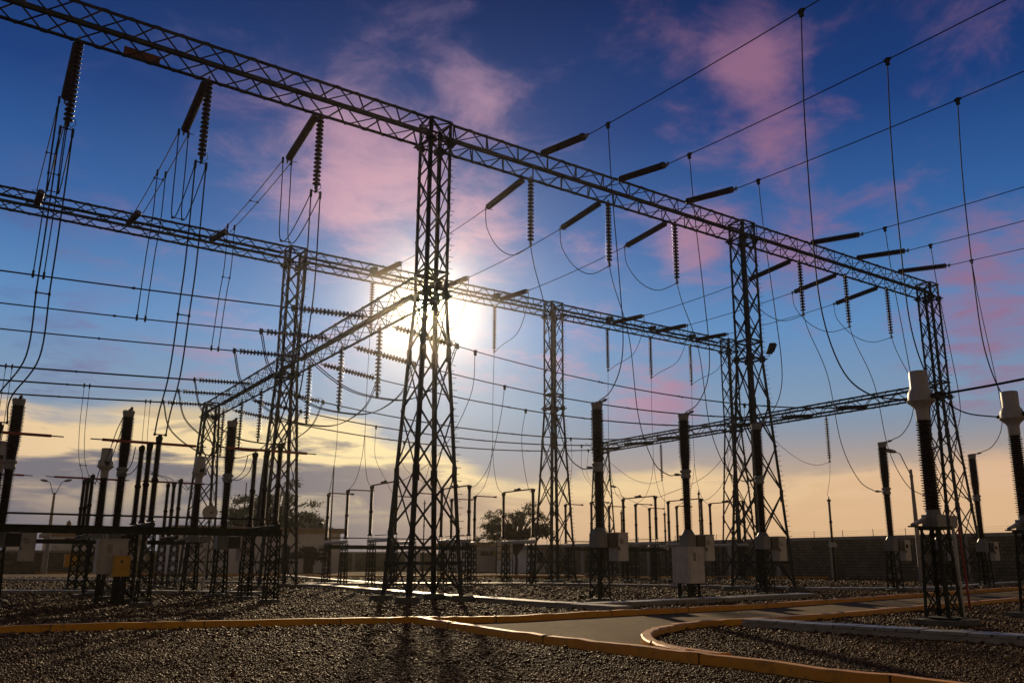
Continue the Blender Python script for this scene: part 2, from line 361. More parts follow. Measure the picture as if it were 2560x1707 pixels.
KZ = 0.13
K_far = [G(x, y, KZ) for x, y in ((1034, 1541), (1160, 1540.5), (1280, 1538), (1420, 1531), (1563, 1524), (1740, 1516), (1922, 1507), (2194, 1489), (2400, 1476), (2600, 1464), (2900, 1450))]
K_left = [G(x, y, KZ) for x, y in ((-160, 1569), (0, 1564), (345, 1555), (700, 1548), (1034, 1541))]
K_near = [G(x, y, KZ) for x, y in ((1034, 1541), (1100, 1551), (1280, 1577), (1440, 1597), (1601, 1616), (1720, 1630), (1846, 1643), (2096, 1675), (2300, 1697), (2560, 1732), (2900, 1780))]
K_curve = [G(x, y, KZ) for x, y in ((1802, 1632), (1720, 1621), (1650, 1609), (1614, 1597), (1602, 1585), (1606, 1577), (1628, 1568), (1668, 1560), (1715, 1553), (1780, 1548), (1857, 1545), (2015, 1534), (2190, 1521), (2347, 1508), (2560, 1490), (2900, 1464))]
def kerb_mesh(path, width, side=1, wob=0.010):
    """a painted kerb with a bevelled top; path is its top edge nearest the camera"""
    m = MB(); pts = smooth_path(path, 5); n = len(pts); prof = [(0, 0.0), (0, KZ-0.02), (0.02, KZ), (width-0.02, KZ), (width, KZ-0.02), (width, 0.0)]
    vs = []
    for i, p in enumerate(pts):
        d = (pts[min(i+1, n-1)]-pts[max(i-1, 0)]); d.z = 0; d.normalize(); nn = Vector((-d.y, d.x, 0))*side
        j = random.uniform(-wob, wob)
        vs += [Vector((p.x, p.y, 0))+nn*a+Vector((0, 0, b+(j if b > 0.05 else 0))) for a, b in prof]
    k = len(prof)
    fs = [(i*k+q, i*k+(q+1) % k, (i+1)*k+(q+1) % k, (i+1)*k+q) for i in range(n-1) for q in range(k)]
    fs += [tuple(range(k-1, -1, -1)), tuple(range((n-1)*k, n*k))]
    return m.add(vs, fs), pts
def kerb(path, width, label, side=1, gaps=()):
    m, pts = kerb_mesh(path, width, side); o = m.build('kerb', KERB, None, True); tag(o, label, None, None, 'structure')
    me = o.data
    return pts
kp_far = kerb(K_far, 0.16, 'yellow painted kerb along the far edge of the road')
kp_left = kerb(K_left, 0.16, 'yellow painted kerb running left across the gravel')
kp_near = kerb(K_near, 0.17, 'yellow painted kerb along the near edge of the road, closest to the viewer')
kp_curve = kerb(K_curve, 0.17, 'yellow painted kerb curving round the tip of the gravel island', -1)
# dark joints between the kerb stones, about every three metres
jm = MB()
for pts, st in ((kp_far, 1), (kp_left, 1), (kp_near, 1), (kp_curve, -1)):
    acc, nxt = 0.0, 1.7
    for a_, b_ in zip(pts[:-1], pts[1:]):
        L = (b_-a_).length
        while acc+L > nxt:
            c = a_.lerp(b_, (nxt-acc)/L); d = b_-a_; d.z = 0; d.normalize(); nn = Vector((-d.y, d.x, 0))*st; c = c+nn*0.082
            jm.box((c.x, c.y, KZ/2+0.001), (0.016, 0.176, KZ+0.010), math.atan2(d.y, d.x)); nxt += random.uniform(2.4, 3.4)
        acc += L
tag(jm.build('kerb_joint', BLACKP), 'dark open joints between the kerb stones', None, None, 'structure')
rd = [Vector((p.x, p.y, 0.004)) for p in K_far]+[Vector((p.x, p.y, 0.004)) for p in reversed(K_curve)]+[Vector((p.x, p.y, 0.004)) for p in reversed(K_near[1:6])]
bmr = bmesh.new(); fv = [bmr.verts.new(p) for p in rd]; fc = bmr.faces.new(fv)
if fc.normal.z < 0: fc.normal_flip()
bmesh.ops.triangulate(bmr, faces=[fc]); me = bpy.data.meshes.new('road'); bmr.to_mesh(me); bmr.free(); me.materials.append(ROAD)
o = bpy.data.objects.new('road', me); COL.objects.link(o); tag(o, 'brown asphalt service road between yellow kerbs', None, None, 'structure')

def trench(path, width, label, slab=0.55, h=0.11):
    """cable trench: dark side walls with separate lid slabs"""
    pts = [Vector((p[0], p[1], 0)) for p in path]; t = thing('cable_trench', pts[0], label, 'cable trench', 'concrete cable trenches'); o0 = pts[0]
    side, lid = MB(), MB()
    for a, b in zip(pts[:-1], pts[1:]):
        a, b = a-o0, b-o0; d = b-a; L = d.length; d.normalize(); rz = math.atan2(d.y, d.x); c = (a+b)/2
        side.box((c.x, c.y, h/2-0.01), (L, width-0.06, h), rz)
        k = max(1, int(L/slab)); s = L/k
        for i in range(k):
            q = a+d*(s*(i+0.5)); lid.box((q.x, q.y, h+0.02+random.uniform(-0.006, 0.006)), (s-0.035, width+random.uniform(-0.02, 0.02), 0.05), rz+random.uniform(-0.008, 0.008))
    side.build('side_wall', CONC, t); lid.build('lid_slab', COVER, t); return t
def gl_(*pp): return [G(x, y, 0.13) for x, y in pp]
trench(gl_((-120, 1445), (0, 1446), (390, 1450), (700, 1455)), 0.6, 'grey cable trench lids behind the left breakers, farther of the two left strips')
trench(gl_((-120, 1476), (330, 1476), (647, 1479)), 0.6, 'grey cable trench lids in front of the left equipment, nearer of the two left strips')
trench(gl_((711, 1437), (860, 1450), (954, 1457)), 0.6, 'sunlit cable trench lids slanting from the white building to the cross trench')
trench(gl_((762, 1457), (1000, 1457), (1361, 1457), (1800, 1464), (2009, 1468)), 0.6, 'long sunlit cable trench crossing behind the centre lattice tower')
trench(gl_((765, 1459), (800, 1461), (957, 1474), (1137, 1489), (1440, 1509), (1560, 1517)), 0.55, 'sunlit cable trench slanting past the foot of the centre lattice tower')
trench(gl_((1470, 1509), (1640, 1501), (1800, 1494), (2020, 1483)), 0.6, 'cable trench lids in front of the middle bay breakers, close to the far kerb')
trench(gl_((2009, 1469), (2314, 1469), (2560, 1453), (2800, 1438)), 0.6, 'cable trench lids in front of the right bay breakers by the block wall')
trench(gl_((1872, 1549), (2100, 1563), (2560, 1590), (2900, 1610)), 0.5, 'slatted cable trench lids in the right gravel island beside the white transformer', 0.35)

# ------------------------------------------------------------------ lattice towers
def tower(x, y, base, z_top, z_waist, label, pegs=True, hmax=None, footing=0.38):
    t = thing('lattice_tower', (x, y, 0), label, 'tower', 'galvanised lattice towers')
    z0 = 0.2
    def hw(z): return HA+(base-HA)*max(0, (z_waist-z))/(z_waist-z0)
    top = z_top+A; tall = z_top > z_waist+1
    for sx, sy in ((-1, -1), (1, -1), (1, 1), (-1, 1)):
        m = MB(); zs = [z0, z_waist, top] if tall else [z0, top]
        for a, b in zip(zs[:-1], zs[1:]):
            w = 0.128 if a < z_waist-1 else 0.115
            m.angle((sx*hw(a), sy*hw(a), a), (sx*hw(b), sy*hw(b), b), w, 0.022, (-sx, 0, 0), (0, -sy, 0))
        # splice plates
        for zz in (3.9, 7.8):
            m.angle((sx*(hw(zz)+0.004), sy*(hw(zz)+0.004), zz-0.25), (sx*(hw(zz)+0.004), sy*(hw(zz)+0.004), zz+0.25), 0.165, 0.03, (-sx, 0, 0), (0, -sy, 0))
        for z in ((z_waist,) if not tall else (z_waist, z_top)):
            h = hw(z)+0.01
            m.box((sx*h, sy*h, z), (0.26, 0.26, 0.03)); m.box((sx*(h+0.012), sy*(h-0.1), z), (0.014, 0.3, 0.26)); m.box((sx*(h-0.1), sy*(h+0.012), z), (0.3, 0.014, 0.26))
        if pegs and (sx, sy) == (1, -1):
            z = 1.6
            while z < z_top:
                h = hw(z); m.tube([(h-0.03, -h+0.008, z), (h+0.17, -h+0.008, z)], 0.010, 5); h2 = hw(z+0.2); m.tube([(h2-0.008, -h2+0.03, z+0.2), (h2-0.008, -h2-0.17, z+0.2)], 0.010, 5); z += 0.42
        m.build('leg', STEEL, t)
        f = MB(); f.lathe([(footing, 0.0), (footing, 0.13), (footing-0.06, 0.2), (0.14, 0.205)], 12, (sx*base, sy*base, 0)); f.build('footing', FOOT, t, True)
    lev = [z0+(z_waist-z0)*i/5 for i in range(6)]
    if tall: lev += [z_waist+A]+[z_waist+A+(z_top-z_waist-A)*i/4 for i in range(1, 5)]+[top]
    else: lev += [top]
    horiz = {z_waist, z_waist+A, z_top, top, (lev[0]+lev[1])/2}
    for nx, ny in ((0, -1), (1, 0), (0, 1), (-1, 0)):
        m = MB(); tx, ty = -ny, nx
        def P(s, z, off=0.0): h = hw(z); return Vector((nx*(h+off)+tx*s*h, ny*(h+off)+ty*s*h, z))
        for i, (a, b) in enumerate(zip(lev[:-1], lev[1:])):
            w = 0.068 if b <= z_waist+.01 else 0.058
            m.bar(P(-1, a, -0.012), P(1, b, -0.012), w, 0.014, (nx, ny, 0)); m.bar(P(1, a, 0.006), P(-1, b, 0.006), w, 0.014, (nx, ny, 0))
        for z in horiz: m.bar(P(-1, z, 0.02), P(1, z, 0.02), 0.09, 0.016, (nx, ny, 0))
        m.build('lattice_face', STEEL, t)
    for z in ((z_waist, z_waist+A, z_top, top) if tall else (z_waist, top)):
        m = MB(); q = hw(z)*0.95
        m.bar((-q, -q, z), (q, q, z), 0.06, 0.02); m.bar((-q, q, z+0.014), (q, -q, z+0.014), 0.06, 0.02); m.build('cross_frame', STEEL, t)
    return t
TW = {}
TW['T1'] = tower(TX[1], YT, 0.93, HT, HW, 'tall lattice tower in the foreground with the sun behind it')
TW['T2'] = tower(TX[2], YT, 0.93, HT, HW, 'tall lattice tower behind the third middle breaker, carrying a floodlight')
TW['T3'] = tower(TX[3], YT, 0.93, HT, HW, 'tall lattice tower at the right end of the front beam')
TW['B1'] = tower(TX[1], YB, 0.88, HT, HW, 'tall lattice tower left of the foreground tower, in the rear row')
TW['B2'] = tower(TX[2], YB, 0.88, HT, HW, 'tall lattice tower beside the small feathery tree, in the rear row')
TW['B3'] = tower(TX[3], YB, 0.88, HT, HW, 'tall lattice tower at the right end of the rear beam, seen through another tower')
TW['C1'] = tower(TX[1], YC, 0.85, HW, HW, 'low lattice tower on the far left carrying a round dish')
TW['C3'] = tower(TX[3], YC, 0.85, HW, HW, 'low far lattice tower partly hidden by the first middle breaker')
TW['T0'] = tower(TX[0], YT, 0.93, HT, HW, 'tall lattice tower beyond the left edge carrying the front beam', False)
TW['B0'] = tower(TX[0], YB, 0.88, HT, HW, 'tall lattice tower beyond the left edge carrying the rear beam', False)

def beam(p0, p1, label, pitch=0.70, posts=False):
    """square lattice girder; p0, p1: centre line of its bottom face"""
    p0, p1 = Vector(p0), Vector(p1); d = p1-p0; L = d.length; d.normalize(); rz = math.atan2(d.y, d.x); zo = 0.06
    t = thing('lattice_beam', p0, label, 'girder', 'lattice girders between the towers', rz)
    for sy, sz in ((-1, 0), (1, 0), (-1, 1), (1, 1)):
        m = MB(); m.angle((0, sy*BW, zo+sz*BH), (L, sy*BW, zo+sz*BH), 0.105, 0.016, (0, -sy, 0), (0, 0, 1-2*sz)); m.build('chord', STEEL, t)
    n = max(2, int(round(L/pitch/2))*2); s = L/n
    for kind in range(4):                                   # front, rear, bottom, top
        m = MB(); ph = 0 if kind in (0, 3) else 1
        for i in range(n):
            a, b = (i+ph) % 2, (i+1+ph) % 2; x0, x1 = i*s, (i+1)*s
            if kind < 2: y = (-BW-0.012, BW+0.012)[kind]; m.bar((x0, y, zo+a*BH), (x1, y, zo+b*BH), 0.05, 0.012, (0, 1, 0))
            else: z = zo+(-0.012, BH+0.012)[kind-2]; m.bar((x0, (2*a-1)*BW, z), (x1, (2*b-1)*BW, z), 0.05, 0.012, (0, 0, 1))
            if posts and kind < 2 and i % 2 == 0: y = (-BW+0.004, BW-0.004)[kind]; m.bar((x0, y, zo), (x0, y, zo+BH), 0.045, 0.012, (0, 1, 0))
            if kind < 2: y = (-BW-0.022, BW+0.022)[kind]; m.box((x0, y, zo+(0.06 if a == 0 else BH-0.06)), (0.17, 0.008, 0.13))
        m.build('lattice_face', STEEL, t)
    return t
e = HA+0.015
for (a, b, txt) in ((0, 1, 'long lattice girder at the top left, front row, holding the three twin strings'), (1, 2, 'front lattice girder between the foreground tower and the floodlight tower'),
                    (2, 3, 'front lattice girder of the right bay, ending at the rightmost tower')):
    beam((TX[a]+e, YT, HT), (TX[b]-e, YT, HT), txt, 0.70, a > 0)
for (a, b, txt) in ((0, 1, 'rear lattice girder of the left bay, below the front girder'), (1, 2, 'rear lattice girder behind the sun in the middle bay'),
                    (2, 3, 'rear lattice girder of the right bay')):
    beam((TX[a]+e, YB, HT), (TX[b]-e, YB, HT), txt, 0.70)
beam((TX[1], YT+e, HW), (TX[1], YB-e, HW), 'low cross girder running back from the foreground tower on the left', 0.70, True)
beam((TX[1], YB+e, HW), (TX[1], YC-e, HW), 'low cross girder ending at the low tower with the dish', 0.70, True)
beam((TX[3], YT+e, HW), (TX[3], YB-e, HW), 'low cross girder on the right running back from the rightmost tower', 0.80)
beam((TX[3], YB+e, HW), (TX[3], YC-e, HW), 'low cross girder on the right, farther span', 0.80)

# ------------------------------------------------------------------ insulator strings
def disc_profile(n, pitch=0.146, r=0.127):
    p = [(0.018, 0.0)]
    for i in range(n):
        z = -i*pitch
        p += [(0.045, z-0.01), (0.05, z-0.055), (r*0.86, z-0.075), (r, z-0.098), (r*0.97, z-0.112), (0.045, z-0.118), (0.022, z-0.130)]
    p.append((0.018, -n*pitch)); return p
STR = {}
def string_proto(n, horn, chunky, key):
    r = 0.127 if not chunky else 0.135; pitch = 0.146 if not chunky else 0.118
    n = n if not chunky else int(n*0.146/pitch)
    t = thing('insulator_string', (0, 0, 0), '-', 'insulator string')
    L = n*pitch
    m = MB(); m.tube([(0, 0, 0), (0, 0, -0.13)], 0.022, 6); m.box((0, 0, -0.05), (0.05, 0.07, 0.1)); m.build('top_fitting', FITT, t)
    m = MB(); m.lathe([(a, b-0.12) for a, b in disc_profile(n, pitch, r)], 14); m.build('disc_stack', DISC, t, True)
    m = MB(); z = -0.12-L; m.tube([(0, 0, z+0.02), (0, 0, z-0.2)], 0.024, 6); m.box((0, 0, z-0.08), (0.10, 0.035, 0.12)); m.box((0, 0, z-0.2), (0.05, 0.16, 0.07)); m.build('end_clamp', FITT if not horn else DARKST, t)
    if horn:
        m = MB(); m.tube([(0, 0.02, z-0.1), (0.1, 0.08, z-0.12), (0.2, 0.14, z+0.02), (0.19, 0.15, z+0.16), (0.12, 0.12, z+0.2), (0.1, 0.09, z+0.1)], 0.009, 5); m.build('arcing_horn', DARKST, t)
    elif chunky:
        m = MB(); m.tube([(0, 0.0, z-0.15), (0.1, 0, z-0.16), (0.32, 0, z-0.14)], 0.012, 5); m.build('arcing_horn', DARKST, t)
    STR[key] = t; t['used'] = 0; return t, L+0.12+0.22
_len = {}
for key, n, horn, ch in (('plain', 17, False, False), ('horned', 17, True, False), ('tension', 18, False, True), ('rear', 18, False, True)):
    _, _len[key] = string_proto(n, horn, ch, key)
_used = set()
def string(a, b, label, group, key):
    """string hung at a, pointing at b; returns its free end"""
    a, b = Vector(a), Vector(b); d = (b-a).normalized()
    if key in _used: t = dup(STR[key])
    else: t = STR[key]; _used.add(key)
    if 'used' in t: del t['used']
    t.location = a; t.rotation_mode = 'QUATERNION'; t.rotation_quaternion = d.to_track_quat('-Z', 'Y'); tag(t, label, None, group)
    return a+d*_len[key]

def cable(path, r, name, label, cat, group=None, clamps=(), material=None, n=6):
    """one conductor; clamps are parts at the given points"""
    path = [Vector(p) for p in path]; o0 = path[0].copy()
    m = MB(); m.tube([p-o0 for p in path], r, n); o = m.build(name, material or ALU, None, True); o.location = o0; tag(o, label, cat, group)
    for q in clamps:
        m = MB(); m.box((0, 0, -0.06), (0.09, 0.09, 0.22)); m.box((0, 0, 0.0), (0.06, 0.2, 0.07)); c = m.build('clamp', DARKST, o); c.location = Vector(q)-o0
    return o
def twin(path, off, r, name, label, cat, group, clamps=(), spacers=()):
    """two parallel conductors joined by spacers, one thing"""
    path = [Vector(p) for p in path]; o0 = path[0].copy(); off = Vector(off)
    t = thing(name, o0, label, cat, group)
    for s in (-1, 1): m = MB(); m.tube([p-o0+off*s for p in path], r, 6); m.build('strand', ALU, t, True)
    for f in spacers:
        i = min(int(f*(len(path)-1)), len(path)-2); q = path[i].lerp(path[i+1], f*(len(path)-1)-i)-o0
        m = MB(); m.tube([q-off, q+off], r*0.9, 5)
        for s in (-1, 1): m.box(q+off*s, (0.06, 0.06, 0.07))
        m.build('spacer', DARKST, t)
    for q in clamps:
        for s in (-1, 1): m = MB(); m.box(Vector(q)-o0+off*s, (0.065, 0.065, 0.22)); m.build('clamp', DARKST, t)
    return t

def leftbus(x):                                             # height of the left busbars at x
    k = (9.0-x)/43.0; return 9.92-0.22*k-4*0.52*k*(1-k)
def where(b, i): return '%s phase of the %s bay' % (ORD[i], BAYN[b])
R1 = 0.017
MID_Z, BR_TOP, DISC_Z = 4.08, 6.12, 4.62
for b in (0, 1, 2):
    for i, X in enumerate(PH[b]):
        w = where(b, i)
        # suspension strings under the front and rear girder
        zT = 12.45
        string((X, YT+0.12, HT+0.03), (X, YT+0.12, 0), 'hanging disc string under the front girder, %s' % w, 'strings hanging from the front girder', 'horned' if b == 0 else 'plain')
        eT = Vector((X, YT+0.12, HT+0.03-_len['plain']))
        eB = Vector((X, YB, HT+0.03-_len['plain']))
        if b > 0: string((X, YB, HT+0.03), (X, YB, 0), 'hanging disc string under the rear girder, %s' % w, 'strings hanging from the rear girder', 'plain')
        # span between the girders
        a0, b0 = Vector((X, YT+BW, HT+0.12)), Vector((X, YB-BW, HT+0.2)); sg = 0.35 if b else 0.75
        L = (b0-a0).length; f = 2.9/L
        pa = a0.lerp(b0, f)-Vector((0, 0, 4*sg*f*(1-f))); pb = b0.lerp(a0, f)-Vector((0, 0, 4*sg*f*(1-f)))
        ea = string(a0, pa, 'slanting disc string behind the front girder, %s' % w, 'strings tying the spans to the front girder', 'tension')
        eb = string(b0, pb, 'slanting disc string before the rear girder, %s' % w, 'strings tying the spans to the rear girder', 'rear')
        span = sagline(ea, eb, 0.08)
        if b: cable(span, R1, 'span_conductor', 'single wire between front and rear girder, %s' % w, 'conductor', 'wires between the two girders')
        else: twin(span, (0.15, 0, 0), R1, 'span_conductor', 'twin wires between front and rear girder, %s' % w, 'conductor', 'wires between the two girders', (ea,), (0.5,))
        # jumper from the tension string to the hanging string
        if b: jp = [ea, ea+Vector((0, -0.15, -0.9)), ea+Vector((0, -1.0, -2.0)), eT+Vector((0, 1.2, 0.02)), eT]
        else: jp = [ea, ea+Vector((0, -0.1, -1.2)), ea+Vector((0, -0.18, -2.6)), ea+Vector((0, -0.42, -3.15)), ea+Vector((0, -0.95, -3.35)), ea+Vector((0, -1.7, -3.2)), eT+Vector((0, 0.55, -0.35)), eT+Vector((0, 0.05, -0.1))]
        jp = smooth_path(jp, 8)
        if b: cable(jp, R1, 'jumper_loop', 'drooping jumper loop below the front girder, %s' % w, 'jumper cable', 'jumpers below the front girder')
        else: twin(jp, (0.15, 0, 0), R1, 'jumper_loop', 'deep twin jumper loop below the front girder, %s' % w, 'jumper cable', 'jumpers below the front girder', (), (0.45,))
        if b:
            # line coming over the viewer, its string and its two droppers
            fa = Vector((X, YT-BW, HT+BH)); fe = string(fa, Vector((X, 20.6, 15.62)), 'disc string rising before the front girder, %s' % w, 'strings of the incoming lines', 'tension')
            far = Vector((X, -22.0, 16.6)); line = [fe.lerp(far, k/24)-Vector((0, 0, 4*1.05*(k/24)*(1-k/24))) for k in range(25)]
            def on(Y):
                k = (Y-fe.y)/(far.y-fe.y); return fe.lerp(far, k)-Vector((0, 0, 4*1.05*k*(1-k)))
            d1, d2 = on(19.45), on(11.6)
            cable(line, R1, 'overhead_line', 'overhead wire crossing the upper right sky, %s' % w, 'overhead line', 'incoming overhead lines', (d1, d2))
            bt = Vector((X, 20.25, BR_TOP))
            cable(smooth_path([d1, Vector((X, 19.33, 13.2)), Vector((X, 19.1, 10.4)), Vector((X, 18.95, 8.2)), Vector((X, 19.1, 7.1)), Vector((X, 19.6, 6.4)), bt+Vector((0, -0.05, 0.05))], 7), R1,
                  'dropper_cable', 'dropper from overhead wire to breaker top, %s' % w, 'dropper cable', 'droppers to the breakers')
            ct = Vector((X, 9.75, 4.55))
            cable(smooth_path([d2, Vector((X, 11.75, 12.5)), Vector((X, 11.8, 9.6)), Vector((X, 11.75, 7.2)), Vector((X, 11.35, 5.6)), Vector((X, 10.7, 4.85)), ct], 7), R1,
                  'dropper_cable', 'dropper from overhead wire to white transformer head, %s' % w, 'dropper cable', 'droppers to the white transformers')
            cable(smooth_path([eT, eT+Vector((0, -0.25, -0.9)), Vector((X, 23.0, 9.5)), Vector((X, 22.6, 6.4)), Vector((X, 21.9, 4.7)), Vector((X, 21.2, 4.15)), Vector((X, 20.75, MID_Z))], 7), R1,
                  'dropper_cable', 'dropper from front girder to breaker waist, %s' % w, 'dropper cable', 'droppers to the breaker waists')
            # rear girder: jumper and dropper that splits to both disconnector rows
            cable(smooth_path([eb, eb+Vector((0, 0.1, -0.8)), eb+Vector((0, 1.0, -2.1)), eB+Vector((0, -0.8, 0.25)), eB], 7), R1, 'jumper_loop', 'jumper loop below the rear girder, %s' % w, 'jumper cable', 'jumpers below the rear girder')
            spl = Vector((X, YB+0.05, 7.4)); dc = thing('dropper_cable', eB, 'forked dropper from rear girder to disconnectors, %s' % w, 'dropper cable', 'forked droppers')
            for nm, pth in (('stem', [eB, eB.lerp(spl, 0.5)+Vector((0, 0.05, 0)), spl]), ('fork_cable', [spl, Vector((X, YB-0.1, 6.2)), Vector((X, YB-0.5, 5.1)), Vector((X, 37.7, DISC_Z+0.1))]),
                            ('fork_cable', [spl, Vector((X, YB+0.3, 6.2)), Vector((X, YB+0.9, 5.2)), Vector((X, 40.5, DISC_Z+0.1))])):
                m = MB(); m.tube([p-eB for p in smooth_path(pth, 6)], 0.013, 6); m.build(nm, ALU, dc, True)
        else:
            XD = (0.70, 4.62, 8.10)[i]
            twin(smooth_path([eT, eT+Vector((0, -0.02, -3)), Vector((X, 24.3, 8.2)), Vector((X, 24.7, 6.4)), Vector((XD-0.01, 25.4, 5.4)), Vector((XD, 25.8, DISC_Z+0.16))], 8), (0.15, 0, 0), R1+0.003,
                 'dropper_cable', 'long twin dropper below the front girder, %s' % w, 'dropper cable', 'twin droppers of the left bay', (eT-Vector((0, 0, 0.1)),), (0.0, 0.42, 0.999))
            # tap from the span down to the upper busbars
            yb = BUSY[i]; k = (yb-0.9-ea.y)/(eb.y-ea.y); s0 = ea.lerp(eb, min(max(k, 0.08), 0.92))-Vector((0, 0, 0.05))
            twin(smooth_path([s0, s0+Vector((0, -0.05, -1.8)), Vector((X, yb-0.5, 12.0)), Vector((X, yb, leftbus(X)+0.02))], 7), (0.14, 0, 0), R1, 'dropper_cable', 'twin tap wires from span to busbar, %s' % w,
                 'dropper cable', 'tap wires of the left bay', (Vector((X, yb, leftbus(X)+0.03)), s0), (0.45,))

# ------------------------------------------------------------------ busbars on the low cross girders
BN = ('first', 'second', 'third', 'fourth', 'fifth', 'sixth')
for q, Yb in enumerate(BUSY):
    nm = BN[q]; zl = HW+0.2
    # left half
    a = Vector((TX[1]-BW, Yb, zl)); le = string(a, a+Vector((-2.9, 0, -0.14)), 'level disc string left of the low cross girder, %s busbar from the viewer' % nm, 'strings of the left busbars', 'horned')
    far = Vector((-34, Yb, 9.7)); L = far-le
    tl = [le.lerp(far, k/22)-Vector((0, 0, 4*0.52*(k/22)*(1-k/22))) for k in range(23)]
    twin(tl, (0, 0.11 if q < 3 else 0.06, 0.03), 0.021, 'busbar_conductor', 'twin busbar wires crossing the left sky, %s from the viewer' % nm, 'busbar', 'left busbars', (le,), (0.12, 0.3, 0.55))
    # right half
    a = Vector((TX[1]+BW, Yb, HW+0.0)); b = Vector((TX[3]-BW, Yb, HW+0.02)); sg = 1.05
    f = 3.0/(b-a).length
    p1 = a.lerp(b, f)-Vector((0, 0, 4*sg*f*(1-f))); p2 = b.lerp(a, f)-Vector((0, 0, 4*sg*f*(1-f)))
    re_ = string(a, p1, 'disc string sloping right from the low cross girder, %s busbar from the viewer' % nm, 'strings of the middle busbars', 'horned')
    rr = string(b, p2, 'disc string at the right girder, %s busbar from the viewer' % nm, 'strings at the right girder', 'horned')
    n = 26; k0, k1 = (re_.x-a.x)/(b.x-a.x), (rr.x-a.x)/(b.x-a.x)
    tr = [a.lerp(b, k0+(k1-k0)*j/n)-Vector((0, 0, 4*sg*(k0+(k1-k0)*j/n)*(1-(k0+(k1-k0)*j/n)))) for j in range(n+1)]
    twin(tr, (0, 0.10, 0.035), 0.019, 'busbar_conductor', 'twin busbar wires sagging between the two cross girders, %s from the viewer' % nm, 'busbar', 'middle busbars', (re_, rr), (0.3, 0.5, 0.75))
    # hanging string and the jumper below the left girder
    h = string((TX[1], Yb, HW+0.03), (TX[1], Yb, 0), 'hanging disc string under the left cross girder, %s from the viewer' % nm, 'strings hanging from the left cross girder', 'horned')
    twin(smooth_path([le, le+Vector((0.5, 0, -1.5)), Vector((10.9, Yb, h.z+0.28)), h, Vector((13.7, Yb, h.z+0.12)), re_+Vector((-0.6, 0, -1.4)), re_], 8), (0, 0.1, 0), R1+0.002, 'jumper_loop',
         'wide twin jumper loop under the left cross girder, %s from the viewer' % nm, 'jumper cable', 'jumpers under the left cross girder')
    def onbus(x):
        k = (x-a.x)/(b.x-a.x); return a.lerp(b, k)-Vector((0, 0, 4*sg*k*(1-k)))
    # taps down to the disconnectors
    for bb in (0, 1, 2):
        ph = q % 3; X = PH[bb][ph]; w = where(bb, ph)
        if bb == 0 and q < 3: continue
        if bb == 0:
            k = (X-le.x)/(far.x-le.x); s = le.lerp(far, k)-Vector((0, 0, 4*0.52*k*(1-k)))
            twin(smooth_path([s, Vector((X, Yb-0.3, 7.6)), Vector((X, Yb-1.6 if q > 3 else Yb-0.4, 6.0)), Vector((X, 42.3, 5.0)), Vector((X, 42.0, DISC_Z+0.1))], 7), (0.12, 0, 0), 0.013, 'dropper_cable',
                 'twin tap wires from busbar to disconnector, %s' % w, 'dropper cable', 'busbar tap wires', (s,), (0.6,))
        elif q < 3:
            s = onbus(X); cable(smooth_path([s, Vector((X, Yb+0.35, 7.6)), Vector((X, max(Yb+0.9, 30.8 if q == 0 else 33.0), 5.6)) if q < 2 else Vector((X, Yb+0.2, 6.2)), Vector((X, 34.1 if q < 2 else 35.2, 4.75)), Vector((X, 34.8, DISC_Z+0.05))], 7), 0.013,
                            'dropper_cable', 'single tap wire, near busbar to disconnector, %s' % w, 'dropper cable', 'busbar tap wires', (s,))
        else:
            s = onbus(X); cable(smooth_path([s, Vector((X, Yb-0.1, 7.2)), Vector((X, 42.9+(Yb-42.6)*0.35, 5.5)), Vector((X, 43.2, DISC_Z+0.1))], 7), 0.013,
                            'dropper_cable', 'single tap wire, far busbar to disconnector, %s' % w, 'dropper cable', 'busbar tap wires', (s,))

# ------------------------------------------------------------------ porcelain equipment
def sheds(rc, rs, z0, z1, pitch=0.056, rc1=None, rs1=None):
    """lathe profile of a ribbed porcelain column, bottom to top"""
    rc1 = rc if rc1 is None else rc1; rs1 = rs if rs1 is None else rs1
    n = int((z1-z0)/pitch); p = [(rc+0.01, z0)]
    for i in range(n):
        z = z0+(i+0.5)*(z1-z0)/n; u = (z-z0)/(z1-z0); a = rc+(rc1-rc)*u; b = (rs+(rs1-rs)*u)*(1.0 if i % 2 else 0.93)
        p += [(a, z-0.016), (b, z-0.007), (b, z+0.001), (a, z+0.012)]
    return p+[(rc1+0.01, z1)]
def lattice_column(m, h, w0, w1, z0=0.1, panel=0.42, leg=0.05):
    for sx, sy in ((-1, -1), (1, -1), (1, 1), (-1, 1)): m.angle((sx*w0, sy*w0, z0), (sx*w1, sy*w1, h), leg, 0.008, (-sx, 0, 0), (0, -sy, 0))
    n = max(1, int((h-z0)/panel))
    for nx, ny in ((0, -1), (1, 0), (0, 1), (-1, 0)):
        tx, ty = -ny, nx
        for i in range(n):
            a, b = z0+(h-z0)*i/n, z0+(h-z0)*(i+1)/n; s = 1 if i % 2 else -1
            wa, wb = w0+(w1-w0)*i/n, w0+(w1-w0)*(i+1)/n
            m.bar((nx*wa-tx*s*wa, ny*wa-ty*s*wa, a), (nx*wb+tx*s*wb, ny*wb+ty*s*wb, b), 0.035, 0.008, (nx, ny, 0))
            m.bar((nx*wa*.98+tx*s*wa, ny*wa*.98+ty*s*wa, a), (nx*wb*.98-tx*s*wb, ny*wb*.98-ty*s*wb, b), 0.035, 0.008, (nx, ny, 0))
    m.box((0, 0, h), (2*w1+0.06, 2*w1+0.06, 0.02)); m.box((0, 0, z0+0.01), (2*w0+0.12, 2*w0+0.12, 0.02)); return m
